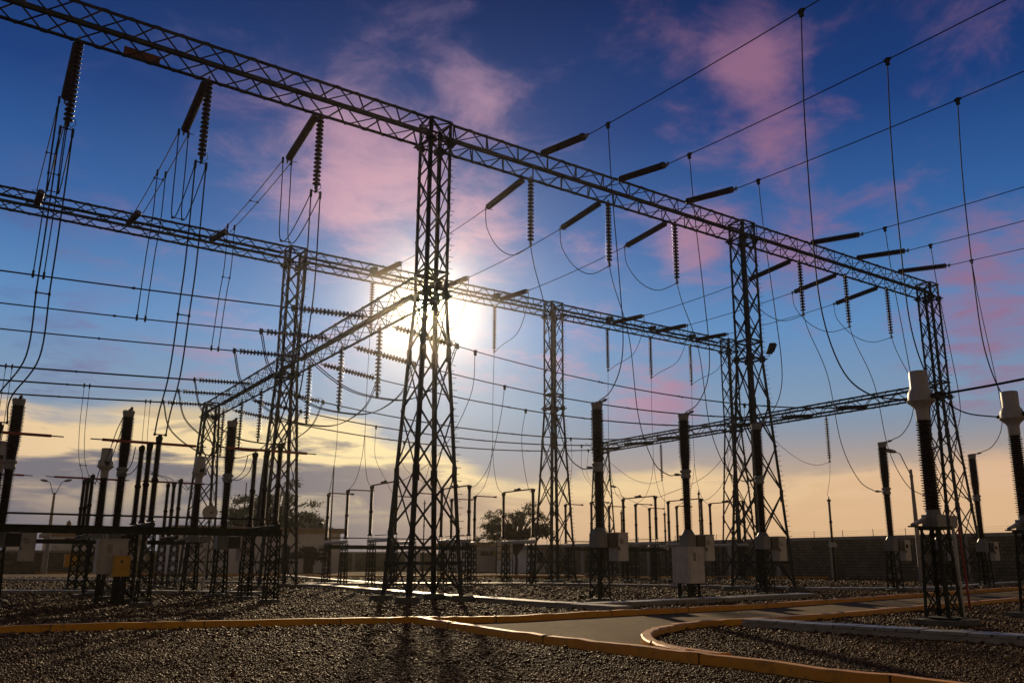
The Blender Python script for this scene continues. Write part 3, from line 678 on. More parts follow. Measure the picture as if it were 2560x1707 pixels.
def footing(parent, w, x=0, y=0, h=0.12):
    m = MB(); m.lathe([(w, 0.0), (w, h-0.03), (w-0.05, h), (0.05, h+0.002)], 10); o = m.build('footing', FOOT, parent, True); o.location = (x, y, 0); return o

def breaker(x, y, label, ztop=BR_TOP, side=1):
    t = thing('circuit_breaker', (x, y, 0), label, 'circuit breaker', 'live tank circuit breakers')
    lattice_column(MB(), 1.62, 0.24, 0.19, 0.12, 0.4, 0.06).build('support_column', DARKST, t); footing(t, 0.45)
    m = MB(); m.box((-0.03, 0, 1.85), (0.38, 0.42, 0.42)); m.lathe([(0.22, 2.06), (0.21, 2.1), (0.15, 2.2), (0.14, 2.23)], 14); hb = m.build('base_housing', GREYP, t)
    m = MB(); m.box((0.36, -0.03, 1.85), (0.37, 0.43, 0.40)); m.build('drive_link', BLACKP, t)
    m = MB(); m.box((0.75, -0.02, 1.65), (0.40, 0.46, 0.84)); m.box((0.75, -0.02, 2.08), (0.43, 0.49, 0.025)); c = m.build('mechanism_cabinet', CABP, t)
    m = MB(); m.prism((0.68, -0.255, 1.82), (0.68, -0.268, 1.82), [(0.075*math.cos(a*math.pi/8), 0.085*math.sin(a*math.pi/8)) for a in range(16)], Vector((1, 0, 0)), Vector((0, 0, 1))); m.build('porthole', GLASS, c)
    m = MB(); m.box((0.57, -0.268, 1.6), (0.03, 0.04, 0.10)); m.build('handle', BLACKP, c)
    m = MB(); m.box((0.75, -0.252, 1.66), (0.355, 0.012, 0.77)); m.box((0.94, -0.256, 1.95), (0.02, 0.02, 0.07)); m.box((0.94, -0.256, 1.35), (0.02, 0.02, 0.07)); m.build('door', CABP, c)
    m = MB(); m.lathe(sheds(0.105, 0.165, 2.23, 3.93, 0.056, 0.115, 0.17), 14); m.build('lower_insulator', PORC, t, True)
    m = MB(); m.lathe([(0.13, 3.93), (0.17, 3.97), (0.17, 4.04), (0.15, 4.06), (0.15, 4.12), (0.19, 4.14), (0.19, 4.20), (0.14, 4.24)], 14); m.box((0, 0.27, 4.08), (0.06, 0.32, 0.05)); m.box((0, 0.42, 4.1), (0.14, 0.10, 0.08)); m.build('waist_flange', FITT, t)
    m = MB(); n = sheds(0.12, 0.165, 4.24, 4.75, 0.056, 0.155, 0.215)[:-1]+sheds(0.155, 0.215, 4.75, ztop-0.22, 0.056, 0.15, 0.205)[1:]; m.lathe(n, 14); m.build('upper_insulator', PORC, t, True)
    m = MB(); m.lathe([(0.14, ztop-0.22), (0.17, ztop-0.19), (0.18, ztop-0.08), (0.19, ztop-0.07), (0.19, ztop-0.01), (0.10, ztop)], 14)
    m.box((0.02, -0.16, ztop+0.02), (0.10, 0.42, 0.04)); m.box((0.02, -0.38, ztop+0.05), (0.06, 0.16, 0.06))
    for a in range(8): m.box((0.15*math.cos(a*.785), 0.15*math.sin(a*.785), ztop+0.005), (0.035, 0.035, 0.04))
    m.build('top_cap', FITT, t); return t
BR = breaker(PH[1][0], 20.3, 'brown breaker column with a grey cabinet, nearest the foreground tower, middle bay')
for b, i, txt in ((1, 1, 'brown breaker column standing behind the large white floor cabinet'), (1, 2, 'brown breaker column in front of the floodlight tower'),
                  (2, 0, 'brown breaker column in front of the block wall, left of the street lamp'), (2, 1, 'brown breaker column half hidden behind the big white headed transformer'),
                  (2, 2, 'brown breaker column in front of the block wall beside the yellow board')):
    dup(BR, (PH[b][i], 20.3 if b == 1 else 20.6, 0), txt)
for x, y, txt in ((1.22, 30.0, 'brown breaker column cut by the left edge of the photo'), (4.40, 30.4, 'brown breaker column between white head and red blade, left bay'),
                  (7.85, 30.6, 'brown breaker column beside the low tower with the dish, left bay')): dup(BR, (x, y, 0), txt)

def transformer(x, y, label):
    t = thing('current_transformer', (x, y, 0), label, 'transformer', 'white headed current transformers')
    lattice_column(MB(), 1.86, 0.26, 0.20, 0.14, 0.45, 0.065).build('support_column', DARKST, t)
    m = MB(); m.box((0, 0, 0.06), (0.95, 0.95, 0.12)); m.build('footing', FOOT, t)
    m = MB(); m.box((0, 0, 1.885), (0.46, 0.46, 0.03)); m.bar((-0.75, 0.1, 1.905), (0.62, -0.1, 1.905), 0.05, 0.03); m.build('platform', DARKST, t)
    m = MB(); m.box((0, 0, 2.03), (0.33, 0.33, 0.24)); m.lathe([(0.16, 2.15), (0.15, 2.2), (0.15, 2.25)], 14); m.prism((-0.14, 0.02, 2.08), (-0.62, 0.10, 1.94), [(-0.045, -0.06), (0.045, -0.06), (0.045, 0.06), (-0.045, 0.06)], Vector((0, 1, 0)), Vector((0, 0, 1)), [(-0.04, -0.02), (0.04, -0.02), (0.04, 0.02), (-0.04, 0.02)]); m.build('base_tank', GREYP, t)
    m = MB(); m.box((0.42, -0.06, 2.03), (0.28, 0.24, 0.22)); m.box((0.26, -0.03, 2.05), (0.12, 0.16, 0.14)); b = m.build('terminal_box', GREYP, t)
    m = MB(); m.tube([(0.50, -0.1, 1.93), (0.48, -0.12, 1.4), (0.46, -0.14, 0.0)], 0.035, 8); m.box((0.47, -0.13, 0.75), (0.12, 0.09, 0.05)); m.build('conduit', CABP, t)
    m = MB(); m.lathe(sheds(0.125, 0.185, 2.25, 4.08, 0.052, 0.105, 0.155), 16); m.build('insulator', PORC, t, True)
    m = MB(); m.lathe([(0.11, 4.08), (0.13, 4.1), (0.13, 4.3), (0.15, 4.36), (0.235, 4.44), (0.28, 4.48), (0.28, 4.51), (0.255, 4.52), (0.255, 4.62), (0.235, 4.69), (0.195, 4.75), (0.188, 4.78), (0.188, 5.11), (0.18, 5.13), (0.02, 5.135)], 22)
    h = m.build('head', WHITEP, t, True)
    m = MB(); m.tube([(0, -0.20, 4.57), (0, -0.36, 4.57)], 0.055, 8); m.box((0, -0.40, 4.57), (0.12, 0.12, 0.12)); m.build('terminal', DARKST, h)
    m = MB(); m.tube([(0, 0.20, 4.57), (0, 0.34, 4.57)], 0.04, 8); m.build('terminal', DARKST, h); return t
CT = transformer(PH[1][0], 9.5, 'big white headed transformer on a lattice stand in the right gravel island')
dup(CT, (PH[1][1], 9.5, 0), 'white headed transformer cut by the right edge of the photo')
dup(CT, (PH[1][2], 9.5, 0), 'white headed transformer just beyond the right edge')
dup(CT, (4.22, 33.0, 0), 'grey headed transformer left of the left bay breaker, below the red blade')
dup(CT, (7.55, 33.6, 0), 'grey headed transformer in front of the low tower with the dish')
dup(CT, (1.05, 33.0, 0), 'grey headed transformer behind the leftmost breaker')
cable(smooth_path([(16.4, 9.1, 4.57), (16.4, 7.0, 4.62), (16.4, 3.0, 4.9), (16.4, -6, 5.5)], 6), 0.024, 'tube_conductor', 'thick tube leaving the big white transformer head to the right', 'conductor')
cable(smooth_path([(20.2, 9.1, 4.57), (20.2, 6.0, 4.6), (20.2, -4, 5.4)], 6), 0.024, 'tube_conductor', 'thick tube leaving the white head at the right edge', 'conductor')

def post(parent, y, z0, z1, x=0.0):
    zm = z0+(z1-z0)*0.5; m = MB()
    p = [(0.12, z0), (0.12, z0+0.03), (0.085, z0+0.06)]+sheds(0.07, 0.108, z0+0.08, zm-0.05, 0.05)+[(0.085, zm-0.04), (0.10, zm-0.01), (0.10, zm+0.03), (0.085, zm+0.06)]+sheds(0.065, 0.10, zm+0.07, z1-0.1, 0.05)+[(0.075, z1-0.07), (0.085, z1-0.06), (0.085, z1-0.01), (0.03, z1)]
    m.lathe(p, 10, (x, y, 0)); m.build('post_insulator', PORC, parent, True)
    m = MB(); m.box((x, y, z1+0.04), (0.16, 0.16, 0.1)); m.box((x, y-0.05, z1+0.10), (0.08, 0.22, 0.05)); m.build('terminal', DARKST, parent)
def col(parent, y, h):
    m = MB(); lattice_column(m, h, 0.19, 0.15, 0.1, 0.34, 0.045); o = m.build('support_column', DARKST, parent); o.location = (0, y, 0); footing(parent, 0.32, 0, y, 0.11)
DZ = 2.16
def disc_turning(x, y0, y1, label, group):
    """three posts in line, the middle one carries the turned red blade"""
    t = thing('disconnector', (x, (y0+y1)/2, 0), label, 'disconnector', group); h = (y1-y0)/2
    m = MB(); m.tube([(0, -h-0.3, DZ+0.06), (0, h+0.3, DZ+0.06)], 0.08, 8); m.box((0, 0, DZ+0.02), (0.35, 0.5, 0.12)); m.build('base_tube', DARKST, t)
    for q in (-h, 0, h): post(t, q, DZ+0.15, DISC_Z+0.02 if q else DISC_Z-0.05)
    m = MB(); m.box((0, 0, DISC_Z+0.08), (2.62, 0.075, 0.075)); m.build('red_blade', REDP, t)
    m = MB(); m.tube([(-1.31, 0, DISC_Z+0.08), (-1.62, 0, DISC_Z+0.08)], 0.018, 6); m.build('blade_tip', DARKST, t)
    m = MB(); m.tube([(1.31, 0, DISC_Z+0.08), (1.62, 0, DISC_Z+0.08)], 0.018, 6); m.build('blade_tip', DARKST, t)
    for q in (-h, h): col(t, q, DZ-0.03)
    return t
d0 = disc_turning(0.70, 25.9, 28.55, 'left bay disconnector with turned red blade, nearer row, cut by the left edge', 'three post disconnectors')
dup(d0, (4.62, 27.2, 0), 'left bay disconnector with turned red blade beside the tall breaker, nearer row'); dup(d0, (8.1, 27.0, 0), 'disconnector with turned red blade in front of the dark tree, nearer row')
for x, txt in ((0.90, 'small far disconnector with red blade behind the leftmost breaker'), (4.62, 'small far disconnector with red blade right of the double street lamp'), (8.12, 'small far disconnector with red blade, three thin posts left of the low tower')):
    dup(d0, (x, 40.8, 0), txt, 'three post disconnectors')
def disc_closed(x, label):
    t = thing('disconnector', (x, 36.2, 0), label, 'disconnector', 'closed two post disconnectors'); h = 1.38
    m = MB(); m.tube([(0, -h-0.2, DZ), (0, -h-0.12, DZ), (0, h+0.12, DZ), (0, h+0.2, DZ)], [0.06, 0.085, 0.085, 0.06], 10); m.build('base_tube', CABP, t)
    for q in (-h, h): post(t, q, DZ+0.22, DISC_Z)
    m = MB()
    for q in (-h, h):
        for a in (-0.07, 0.07): m.box((a, q, DZ+0.14), (0.025, 0.025, 0.18))
    m.build('levelling_bolt', FITT, t)
    m = MB(); m.box((0, 0, DISC_Z+0.13), (0.06, 2*h, 0.06)); m.build('red_blade', REDP, t)
    m = MB(); m.box((0, 0.05, DISC_Z+0.19), (0.10, 0.5, 0.08)); m.box((0.03, -0.05, DISC_Z+0.24), (0.05, 0.16, 0.06)); m.build('blade_contact', DARKST, t)
    m = MB(); m.tube([(0.2, -h+0.2, DZ+0.24), (0.2, h-0.1, DZ+0.24)], 0.018, 6); m.build('operating_rod', DARKST, t)
    for q in (-h+0.15, h-0.25): col(t, q, DZ-0.1)
    return t
c0 = disc_closed(PH[1][0], 'closed disconnector with two posts left of the foreground tower legs')
for b, i, txt in ((1, 1, 'closed disconnector with two posts seen through and right of the foreground tower legs'), (1, 2, 'closed disconnector with two posts in front of the feathery tree'),
                  (2, 0, 'closed disconnector with two posts between the first two middle breakers'), (2, 1, 'closed disconnector with two posts behind the second middle breaker'), (2, 2, 'closed disconnector with two posts behind the third middle breaker')):
    dup(c0, (PH[b][i], 36.2, 0), txt)
def disc_open(x, label):
    t = thing('disconnector', (x, 41.9, 0), label, 'disconnector', 'open two post disconnectors'); h = 1.33
    m = MB(); m.tube([(0, -h-0.2, DZ), (0, -h-0.12, DZ), (0, h+0.12, DZ), (0, h+0.2, DZ)], [0.06, 0.085, 0.085, 0.06], 10); m.build('base_tube', CABP, t)
    for q in (-h, h):
        post(t, q, DZ+0.12, DISC_Z)
        m = MB(); m.box((0.66, q, DISC_Z+0.13), (1.30, 0.055, 0.055)); m.build('red_blade', REDP, t)
        m = MB(); m.box((1.34, q, DISC_Z+0.13), (0.16, 0.09, 0.09)); m.build('blade_contact', DARKST, t)
    for q in (-h+0.15, h-0.25): col(t, q, DZ-0.1)
    return t
p0 = disc_open(PH[1][0], 'open disconnector with red arms beside the corner of the white building')
for b, i, txt in ((1, 1, 'open disconnector with red arms just behind the foreground tower legs'), (1, 2, 'open disconnector with red arms left of the feathery tree'),
                  (2, 0, 'open disconnector with red arms right of the rear tower by the feathery tree'), (2, 1, 'open disconnector with red arms between the first two middle breakers'), (2, 2, 'open disconnector with red arms left of the second middle breaker')):
    dup(p0, (PH[b][i], 41.9, 0), txt)
def xbeam(x0, x1, y, z, hh, dd, label):
    m = MB(); m.box(((x1-x0)/2, 0, 0), (x1-x0, dd, hh)); m.box(((x1-x0)/2, 0, hh/2+0.005), (x1-x0, dd+0.06, 0.012)); m.box(((x1-x0)/2, 0, -hh/2-0.005), (x1-x0, dd+0.06, 0.012))
    o = m.build('support_beam', DARKST); o.location = (x0, y, z); tag(o, label, 'support beam', 'steel beams under the disconnectors')
xbeam(0.3, 8.75, 27.05, 2.10, 0.20, 0.1, 'thick steel beam under the nearer left disconnectors, head high')
xbeam(0.3, 8.8, 40.7, 2.02, 0.16, 0.1, 'thin steel beam under the far left disconnectors')
xbeam(16.0, 24.4, 42.15, 1.92, 0.18, 0.1, 'steel beam behind the foreground tower legs')
xbeam(31.8, 39.8, 42.15, 1.92, 0.18, 0.1, 'steel beam behind the second middle breaker')
def rod(x0, x1, y, z, label):
    m = MB(); m.tube([(0, 0, 0), (x1-x0, 0, 0)], 0.028, 8); o = m.build('operating_rod', DARKST); o.location = (x0, y, z); tag(o, label, 'operating rod', 'operating rods')
rod(0.4, 8.4, 26.85, 2.50, 'thin grey operating rod above the thick left beam')
rod(16.4, 23.9, 43.3, 2.42, 'thin operating rod above the beam behind the foreground tower')
rod(32.2, 39.4, 43.3, 2.42, 'thin operating rod above the beam behind the right breakers')

# cables between left bay devices
LG = 'equipment links of the left bay'
for x, xb, txt in ((4.55, 4.40, 'centre'), (8.05, 7.85, 'right')):
    yb = 30.4 if xb < 5 else 30.6; yc = 33.0 if xb < 5 else 33.6
    twin(smooth_path([(xb, yb+0.45, 4.12), (xb, 29.6, 3.95), (x-0.02, 29.0, 4.2), (x, 28.65, DISC_Z+0.1)], 7), (0.1, 0, 0), 0.014, 'link_cable', 'twin link from the %s left breaker waist to its disconnector' % txt, 'jumper cable', LG)
    twin(smooth_path([(xb, yb+0.1, 6.1), (xb-0.1, yb+0.9, 5.6), (xb-0.15, yc-0.8, 4.9), (xb-0.2, yc-0.4, 4.57)], 7), (0.07, 0, 0), 0.014, 'link_cable', 'twin link from the %s left breaker cap to the grey head' % txt, 'jumper cable', LG, (), (0.5,))
    twin(smooth_path([(xb-0.2, yc+0.35, 4.57), (xb-0.1, yc+2.0, 4.1), (x, yc+4.2, 4.2), (x, 39.45, DISC_Z+0.1)], 7), (0.08, 0, 0), 0.014, 'link_cable', 'twin link from the %s grey head to the far disconnector' % txt, 'jumper cable', LG)

# surge arresters and voltage transformers on single pipes
def arrester(x, y, ztop, zbox, label, r=0.075, group='slim arresters on posts'):
    t = thing('surge_arrester', (x, y, 0), label, 'arrester', group); zm = zbox+0.2+(ztop-zbox-0.45)*0.5
    m = MB(); m.tube([(0, 0, 0.05), (0, 0, zbox-0.15)], 0.085, 10); m.box((0, 0, 0.06), (0.4, 0.4, 0.04)); m.build('pipe_stand', STEEL, t)
    m = MB(); m.box((0, 0, zbox), (0.34, 0.28, 0.24)); m.box((0.22, 0, zbox-0.03), (0.14, 0.2, 0.2)); m.build('base_box', CABP, t)
    m = MB(); m.lathe(sheds(r*0.75, r*1.25, zbox+0.14, zm-0.06, 0.05)+[(r*1.2, zm-0.04), (r*1.5, zm), (r*1.2, zm+0.05)]+sheds(r*0.72, r*1.2, zm+0.08, ztop-0.2, 0.05), 12); m.build('insulator', PORC, t, True)
    m = MB(); m.lathe([(r*1.0, ztop-0.2), (r*1.6, ztop-0.15), (r*1.6, ztop-0.09), (r*0.7, ztop-0.04), (0.03, ztop), (0.025, ztop+0.12)], 12); m.build('top_cap', FITT, t, True)
    footing(t, 0.3, 0, 0, 0.06); return t
ar1 = PY(2081, 1360, 31.1); arrester(ar1.x, 31.1, PY(2081, 1246, 31.1).z, PY(2081, 1361, 31.1).z, 'slim arrester on a pipe stand in front of the block wall, alone')
ar2 = PY(1662, 1300, 45.9); arrester(ar2.x, 45.9, PY(1662, 1281, 45.9).z, 2.1, 'slim arrester between the first two middle breakers, under a hanging string')
q = DP(1555, 1360, 60); arrester(q.x, q.y, 1.25+120*60/2074, 2.0, 'thin far arrester left of the first red arms', 0.06)
q = DP(1751, 1330, 55); arrester(q.x, q.y, 1.25+168*55/2074, 2.0, 'thin arrester just right of the second middle breaker', 0.06)
q = DP(1059, 1345, 60); arrester(q.x, q.y, 1.25+144*60/2074, 2.0, 'thin arrester seen between the foreground tower legs', 0.05)
for Ys, ax, zt, txt in ((31.2, ar1, PY(2081, 1240, 31.1).z, 'nearer'), (45.9, ar2, PY(1662, 1279, 45.9).z, 'farther')):
    hb = string((TX[3], Ys, HW-0.02), (TX[3], Ys, 0), 'hanging disc string under the right cross girder, %s one' % txt, 'strings hanging from the right cross girder', 'plain')
    cable(smooth_path([(TX[3]-6.2 if Ys < 40 else TX[3]-7.2, Ys, HW-0.1 if Ys < 40 else 9.3), (TX[3]-5.4, Ys, 8.3), (TX[3]-3.2, Ys, 7.1), (TX[3]-1.4, Ys, 6.75), hb], 7), 0.013, 'jumper_loop', 'thin jumper wire below the right cross girder, %s one' % txt, 'jumper cable')
    cable(smooth_path([hb, hb.lerp(Vector((ax.x, Ys, zt)), 0.45)+Vector((0.12, 0, 0)), Vector((ax.x, Ys, zt))], 7), 0.012, 'dropper_cable', 'thin wire from the right hanging string to an arrester, %s one' % txt, 'dropper cable')

# ------------------------------------------------------------------ cabinets, lamps and small things
def cabinet(px0, px1, py0, py1, dep, label, mt, d=0.5, legs=4, rz=0.0, window=True):
    c = DP((px0+px1)/2, 1400, dep); w = (px1-px0)*dep/FPX; z1 = HCAM+(1400-py0)*dep/FPX; z0 = HCAM+(1400-py1)*dep/FPX
    t = thing('control_cabinet', (c.x, c.y, 0), label, 'cabinet', None, rz)
    m = MB(); m.box((0, 0, (z0+z1)/2), (w, d, z1-z0)); m.box((0, 0, z1+0.012), (w+0.06, d+0.06, 0.03)); m.build('body', mt, t)
    m = MB(); m.box((0.02, -d/2-0.008, (z0+z1)/2), (w-0.06, 0.02, z1-z0-0.06)); dr = m.build('door', mt, t)
    if window: m = MB(); m.box((-w*0.12, -d/2-0.02, z0+(z1-z0)*0.74), (w*0.15, 0.016, (z1-z0)*0.24)); m.build('window', GLASS, dr)
    else: m = MB(); m.box((-w*0.05, -d/2-0.022, z0+(z1-z0)*0.75), (0.05, 0.03, 0.09)); m.build('lock', BLACKP, dr)
    for i in range(legs):
        m = MB(); lx = (-w*0.32, w*0.32)[i % 2] if legs > 1 else 0; ly = (-d*0.3, d*0.3)[i//2] if legs > 2 else 0
        m.box((lx, ly, z0/2), (0.07, 0.07, z0)); m.build('leg', DARKST, t)
    if legs == 4:
        m = MB()
        for i in range(4): m.tube([(w*0.18+0.05*i, 0.0, z0), (w*0.18+0.05*i, 0.0, 0.0)], 0.018, 6)
        m.build('cable_riser', DARKST, t)
    return t
cabinet(1693, 1747, 1369, 1455, 27.2, 'large white floor cabinet with a narrow dark window, before the middle breakers', CABP, 0.75, 4, R_(0))
cabinet(242, 309, 1350, 1433, 24.3, 'large pale floor cabinet with a dark window on the left', CABP, 0.6, 4)
cabinet(286, 323, 1391, 1439, 23.8, 'bright yellow box on a post before the pale left cabinet', YELBOX, 0.3, 2, 0, False)
cabinet(163, 190, 1386, 1416, 40, 'dull yellow box on a post, farther left', YELBOX, 0.35, 1, 0, False)
# yellow board on the wall side, right
q = DP(2465, 1360, 43); t = thing('notice_board', (q.x, q.y, 0), 'plain yellow board on a post behind the right breaker', 'board')
m = MB(); m.box((0, 0, 1.75), (0.5, 0.03, 0.85)); m.build('panel', YELBOX, t); m = MB(); m.box((0, 0.04, 1.0), (0.06, 0.05, 2.0)); m.build('post', DARKST, t)
# red post near the right edge
q = DP(2528, 1400, 20.5); t = thing('marker_post', (q.x, q.y+1.2, 0), 'thin red painted pole at the right edge', 'pole'); m = MB(); m.tube([(-0.05, 0, 2.1), (0.05, 0, 0)], 0.03, 8); m.build('pole', REDP, t)

def lamp(px, py_base, dep, ztop, label, arms, r0=0.11, r1=0.07):
    q = DP(px, 1400, dep); t = thing('street_lamp', (q.x, q.y, 0), label, 'street lamp')
    zp = ztop-1.1; m = MB(); m.tube([(0, 0, 0), (0, 0, zp*0.6), (0, 0, zp)], [r0, (r0+r1)/2, r1], 10); m.lathe([(r1+0.03, zp-0.5), (r1+0.03, zp-0.35)], 10); m.build('pole', CONC, t, True)
    for ax in arms:
        d = RGT*ax; m = MB(); m.tube([Vector((0, 0, zp-0.4)), d*0.3+Vector((0, 0, zp+0.3)), d*0.55+Vector((0, 0, ztop-0.15)), d*0.8+Vector((0, 0, ztop-0.03))], 0.03, 6); m.build('arm', STEEL, t)
        c = d*1.15+Vector((0, 0, ztop+0.04)); m = MB()
        m.lathe([(0.02, -0.38), (0.09, -0.34), (0.14, -0.1), (0.13, 0.15), (0.06, 0.34), (0.02, 0.38)], 10)
        qt = (d+Vector((0, 0, 0.18))).to_track_quat('Z', 'Y'); m.v = [tuple(c+qt @ Vector((x, y*0.9, z))) for x, y, z in m.v]; m.build('lamp_head', FITT, t, True)
    return t
lamp(114, 1420, 78, 1.25+197*78/2074, 'double armed street lamp on the far left', (-1, 1), 0.22, 0.09)
lamp(2300, 1442, 50, 1.25+272*50/2074, 'single armed street lamp by the block wall on the right', (-1,), 0.16, 0.08)
lamp(1563, 1430, 90, 1.25+182*90/2074, 'small far street lamp between the low tower and the second breaker', (-1,), 0.1, 0.06)
for px, py, dep, h, txt in ((601, 1207, 80, 0, 'thin antenna mast with a short crossbar on the left building'), (822, 1164, 70, 0, 'thin tall mast beside the first closed disconnector')):
    q = DP(px, 1400, dep); t = thing('antenna_mast', (q.x, q.y, 0), txt, 'mast'); zt = 1.25+(1400-py)*dep/2074
    m = MB(); m.tube([(0, 0, 0), (0, 0, zt)], [0.09, 0.05], 8); m.build('pole', DARKST, t)
    m = MB(); m.bar((-0.9, 0, zt*0.66), (0.05, 0, zt*0.66), 0.03, 0.03); m.bar((-0.8, 0, zt*0.66-0.2), (-0.8, 0, zt*0.66+0.15), 0.03, 0.03, (0, 1, 0)); m.build('crossbar', DARKST, t)
# dish on the low tower
q = PY(525, 1281, YC-1.0); t = thing('dish_antenna', q, 'round pale dish fixed to the low tower on the left', 'dish')
m = MB(); n = 20; prof = [(0.02, 0.0), (0.2, 0.03), (0.36, 0.1), (0.43, 0.16), (0.43, 0.18), (0.35, 0.13), (0.2, 0.06), (0.02, 0.03)]; m.lathe(prof, n); qt = Vector((-0.25, -1, 0.0)).to_track_quat('Z', 'Y'); m.v = [tuple(qt @ Vector(p)) for p in m.v]; m.build('reflector', CABP, t, True)
m = MB(); m.tube([(0, 0.02, 0), (0.05, 0.5, -0.02)], 0.04, 8); m.tube([(0, -0.02, 0), (0, -0.4, 0)], 0.015, 6); m.box((0, -0.4, 0), (0.08, 0.1, 0.08)); m.build('bracket', DARKST, t)
# floodlight on the right tower
q = DP(1917, 873, 35.6); t = thing('floodlight', q, 'dark floodlight on a bracket of the right tower', 'floodlight'); t.scale = (0.62, 0.62, 0.62)
m = MB(); m.prism((0.12, -0.1, -0.3), (0.34, -0.25, 0.4), [(-0.22, -0.13), (0.22, -0.13), (0.22, 0.13), (-0.22, 0.13)], Vector((0.8, -0.6, 0)), Vector((0.6, 0.8, -0.2))); m.build('housing', DARKST, t)
m = MB(); m.prism((0.20, -0.26, -0.22), (0.40, -0.40, 0.34), [(-0.16, -0.01), (0.16, -0.01), (0.16, 0.01), (-0.16, 0.01)], Vector((0.8, -0.6, 0)), Vector((0.6, 0.8, -0.2))); m.build('lens', GLASS, t)
m = MB(); m.bar((-0.42, 0.32, -0.25), (0.14, -0.1, -0.22), 0.05, 0.03); m.bar((-0.42, 0.32, -0.55), (0.14, -0.1, -0.5), 0.05, 0.03); m.bar((0.1, -0.08, -0.52), (0.12, -0.1, -0.2), 0.05, 0.03, (0, 1, 0)); m.build('bracket', DARKST, t)
# rusty sign panel on the front girder
q = PY(355, 142, YT-HA-0.05); m = MB(); m.box((0, 0, 0), (0.98, 0.02, 0.34)); m.box((-0.3, -0.012, 0), (0.03, 0.01, 0.34)); m.box((0.3, -0.012, 0), (0.03, 0.01, 0.34)); o = m.build('sign_plate', SIGNP); o.location = PY(355, 142, YT+BW+0.04); tag(o, 'blank rusty orange plate fixed to the top left girder', 'sign plate')
# counterweights where strings meet the rear girder (junction boxes)
for b in (1, 2):
    for i, X in enumerate(PH[b]):
        m = MB(); m.box((0, 0, 0), (0.34, 0.30, 0.26)); m.box((0, 0, -0.22), (0.12, 0.12, 0.2)); m.box((0, -0.22, 0.05), (0.2, 0.16, 0.16)); o = m.build('junction_box', DARKST); o.location = (X-0.1, YB-HA+0.1, HT+0.42)
        tag(o, 'dark box fastened inside the rear girder, %s' % where(b, i), 'junction box', 'boxes on the rear girder')

# ------------------------------------------------------------------ walls and buildings
def wall_run(p0, p1, h, label, pilaster=4.6, wire=True):
    p0, p1 = Vector(p0), Vector(p1); d = p1-p0; L = d.length; d.normalize(); rz = math.atan2(d.y, d.x)
    t = thing('boundary_wall', p0, label, 'wall', None, rz)
    m = MB(); m.box((L/2, 0, (h-0.22)/2), (L, 0.16, h-0.22)); m.build('masonry', BRICK, t)
    m = MB(); m.box((L/2, 0, h-0.11), (L, 0.24, 0.22)); m.build('coping', CONC, t)
    n = int(L/pilaster)
    for i in range(n+1):
        m = MB(); m.box((i*L/n, 0.0, (h-0.225)/2), (0.40, 0.44, h-0.225)); m.build('pilaster', CONC, t)
    if wire:
        for i in range(n*2+1):
            x = (i+0.35)*L/(2*n)
            if x > L: break
            m = MB(); m.bar((x, 0, h-0.02), (x, 0, h+0.22), 0.03, 0.03, (0, 1, 0)); m.bar((x, 0, h+0.21), (x-0.12, 0.18, h+0.45), 0.03, 0.03, (1, 0, 0)); m.build('wire_bracket', DARKST, t)
        for k in range(3):
            z = h+0.10+0.13*k; m = MB(); m.tube([(0, 0.06*k, z), (L, 0.06*k, z)], 0.006, 4); m.build('barbed_wire', DARKST, t)
    return t
wall_run((51.2, 80, 0), (51.2, 4, 0), 2.85, 'long grey block wall with concrete pilasters on the right')
wall_run((-40, 104, 0), (51.0, 96, 0), 2.25, 'low dark block wall behind the centre, beyond the buildings', 5.2)
wall_run((51.4, 95.6, 0), (51.2, 80.3, 0), 2.6, 'short block wall closing the far right corner')

def building(px0, px1, Y, ztop, depth, label, fasc=FASC, over=0.5, ft=0.38, windows=(), wallm=WALLW, left_side=None):
    x0, x1 = PY(px0, 1400, Y).x, PY(px1, 1400, Y).x; w = x1-x0
    t = thing('building', (x0, Y, 0), label, 'building')
    m = MB(); m.box((w/2, depth/2, (ztop-ft)/2), (w, depth, ztop-ft)); m.build('wall', wallm, t)
    m = MB(); m.box((w/2, depth/2, ztop-ft/2), (w+2*over, depth+2*over, ft)); r = m.build('roof', fasc, t)
    m = MB(); m.box((w/2, depth/2, ztop+0.05), (w+2*over-0.12, depth+2*over-0.12, 0.10)); m.build('roof_edge', ROOFG, r)
    for nm, a, b, c, d, mt in windows:
        p, q2 = PY(a, b, Y), PY(c, d, Y); ww, hh = q2.x-p.x, p.z-q2.z; zc = (p.z+q2.z)/2
        if nm == 'door': zc = p.z/2+0.02; hh = p.z-0.04
        m = MB(); m.box(((p.x+q2.x)/2-x0, 0, zc), (ww, 0.10, hh)); f = m.build(nm, mt, t)
        fr = MB(); cx = (p.x+q2.x)/2-x0
        for s in (-1, 1): fr.box((cx+s*(ww/2+0.03), -0.02, zc), (0.06, 0.14, hh+0.12))
        fr.box((cx, -0.02, zc+hh/2+0.03), (ww, 0.14, 0.06))
        fr.build('frame', FITT, f)
    return t
YA = 84
building(440, 848, YA, PY(848, 1326, YA).z+0.1, 9, 'long white flat roofed building with an ochre roof edge, behind the left equipment', windows=(
    ('door', 762, 1366, 780, 1424, BLACKP), ('window', 800, 1364, 811, 1381, PANEL), ('door', 706, 1364, 720, 1424, BLACKP), ('window', 728, 1381, 740, 1394, GLASS), ('window', 480, 1350, 505, 1368, GLASS)))
building(126, 330, 105, PY(126, 1330, 105).z, 10, 'white building with a row of reddish windows, far left', over=0.6, windows=(
    ('window', 164, 1345, 175, 1358, REDG), ('window', 178, 1346, 187, 1359, REDG), ('window', 231, 1346, 238, 1359, REDG)))
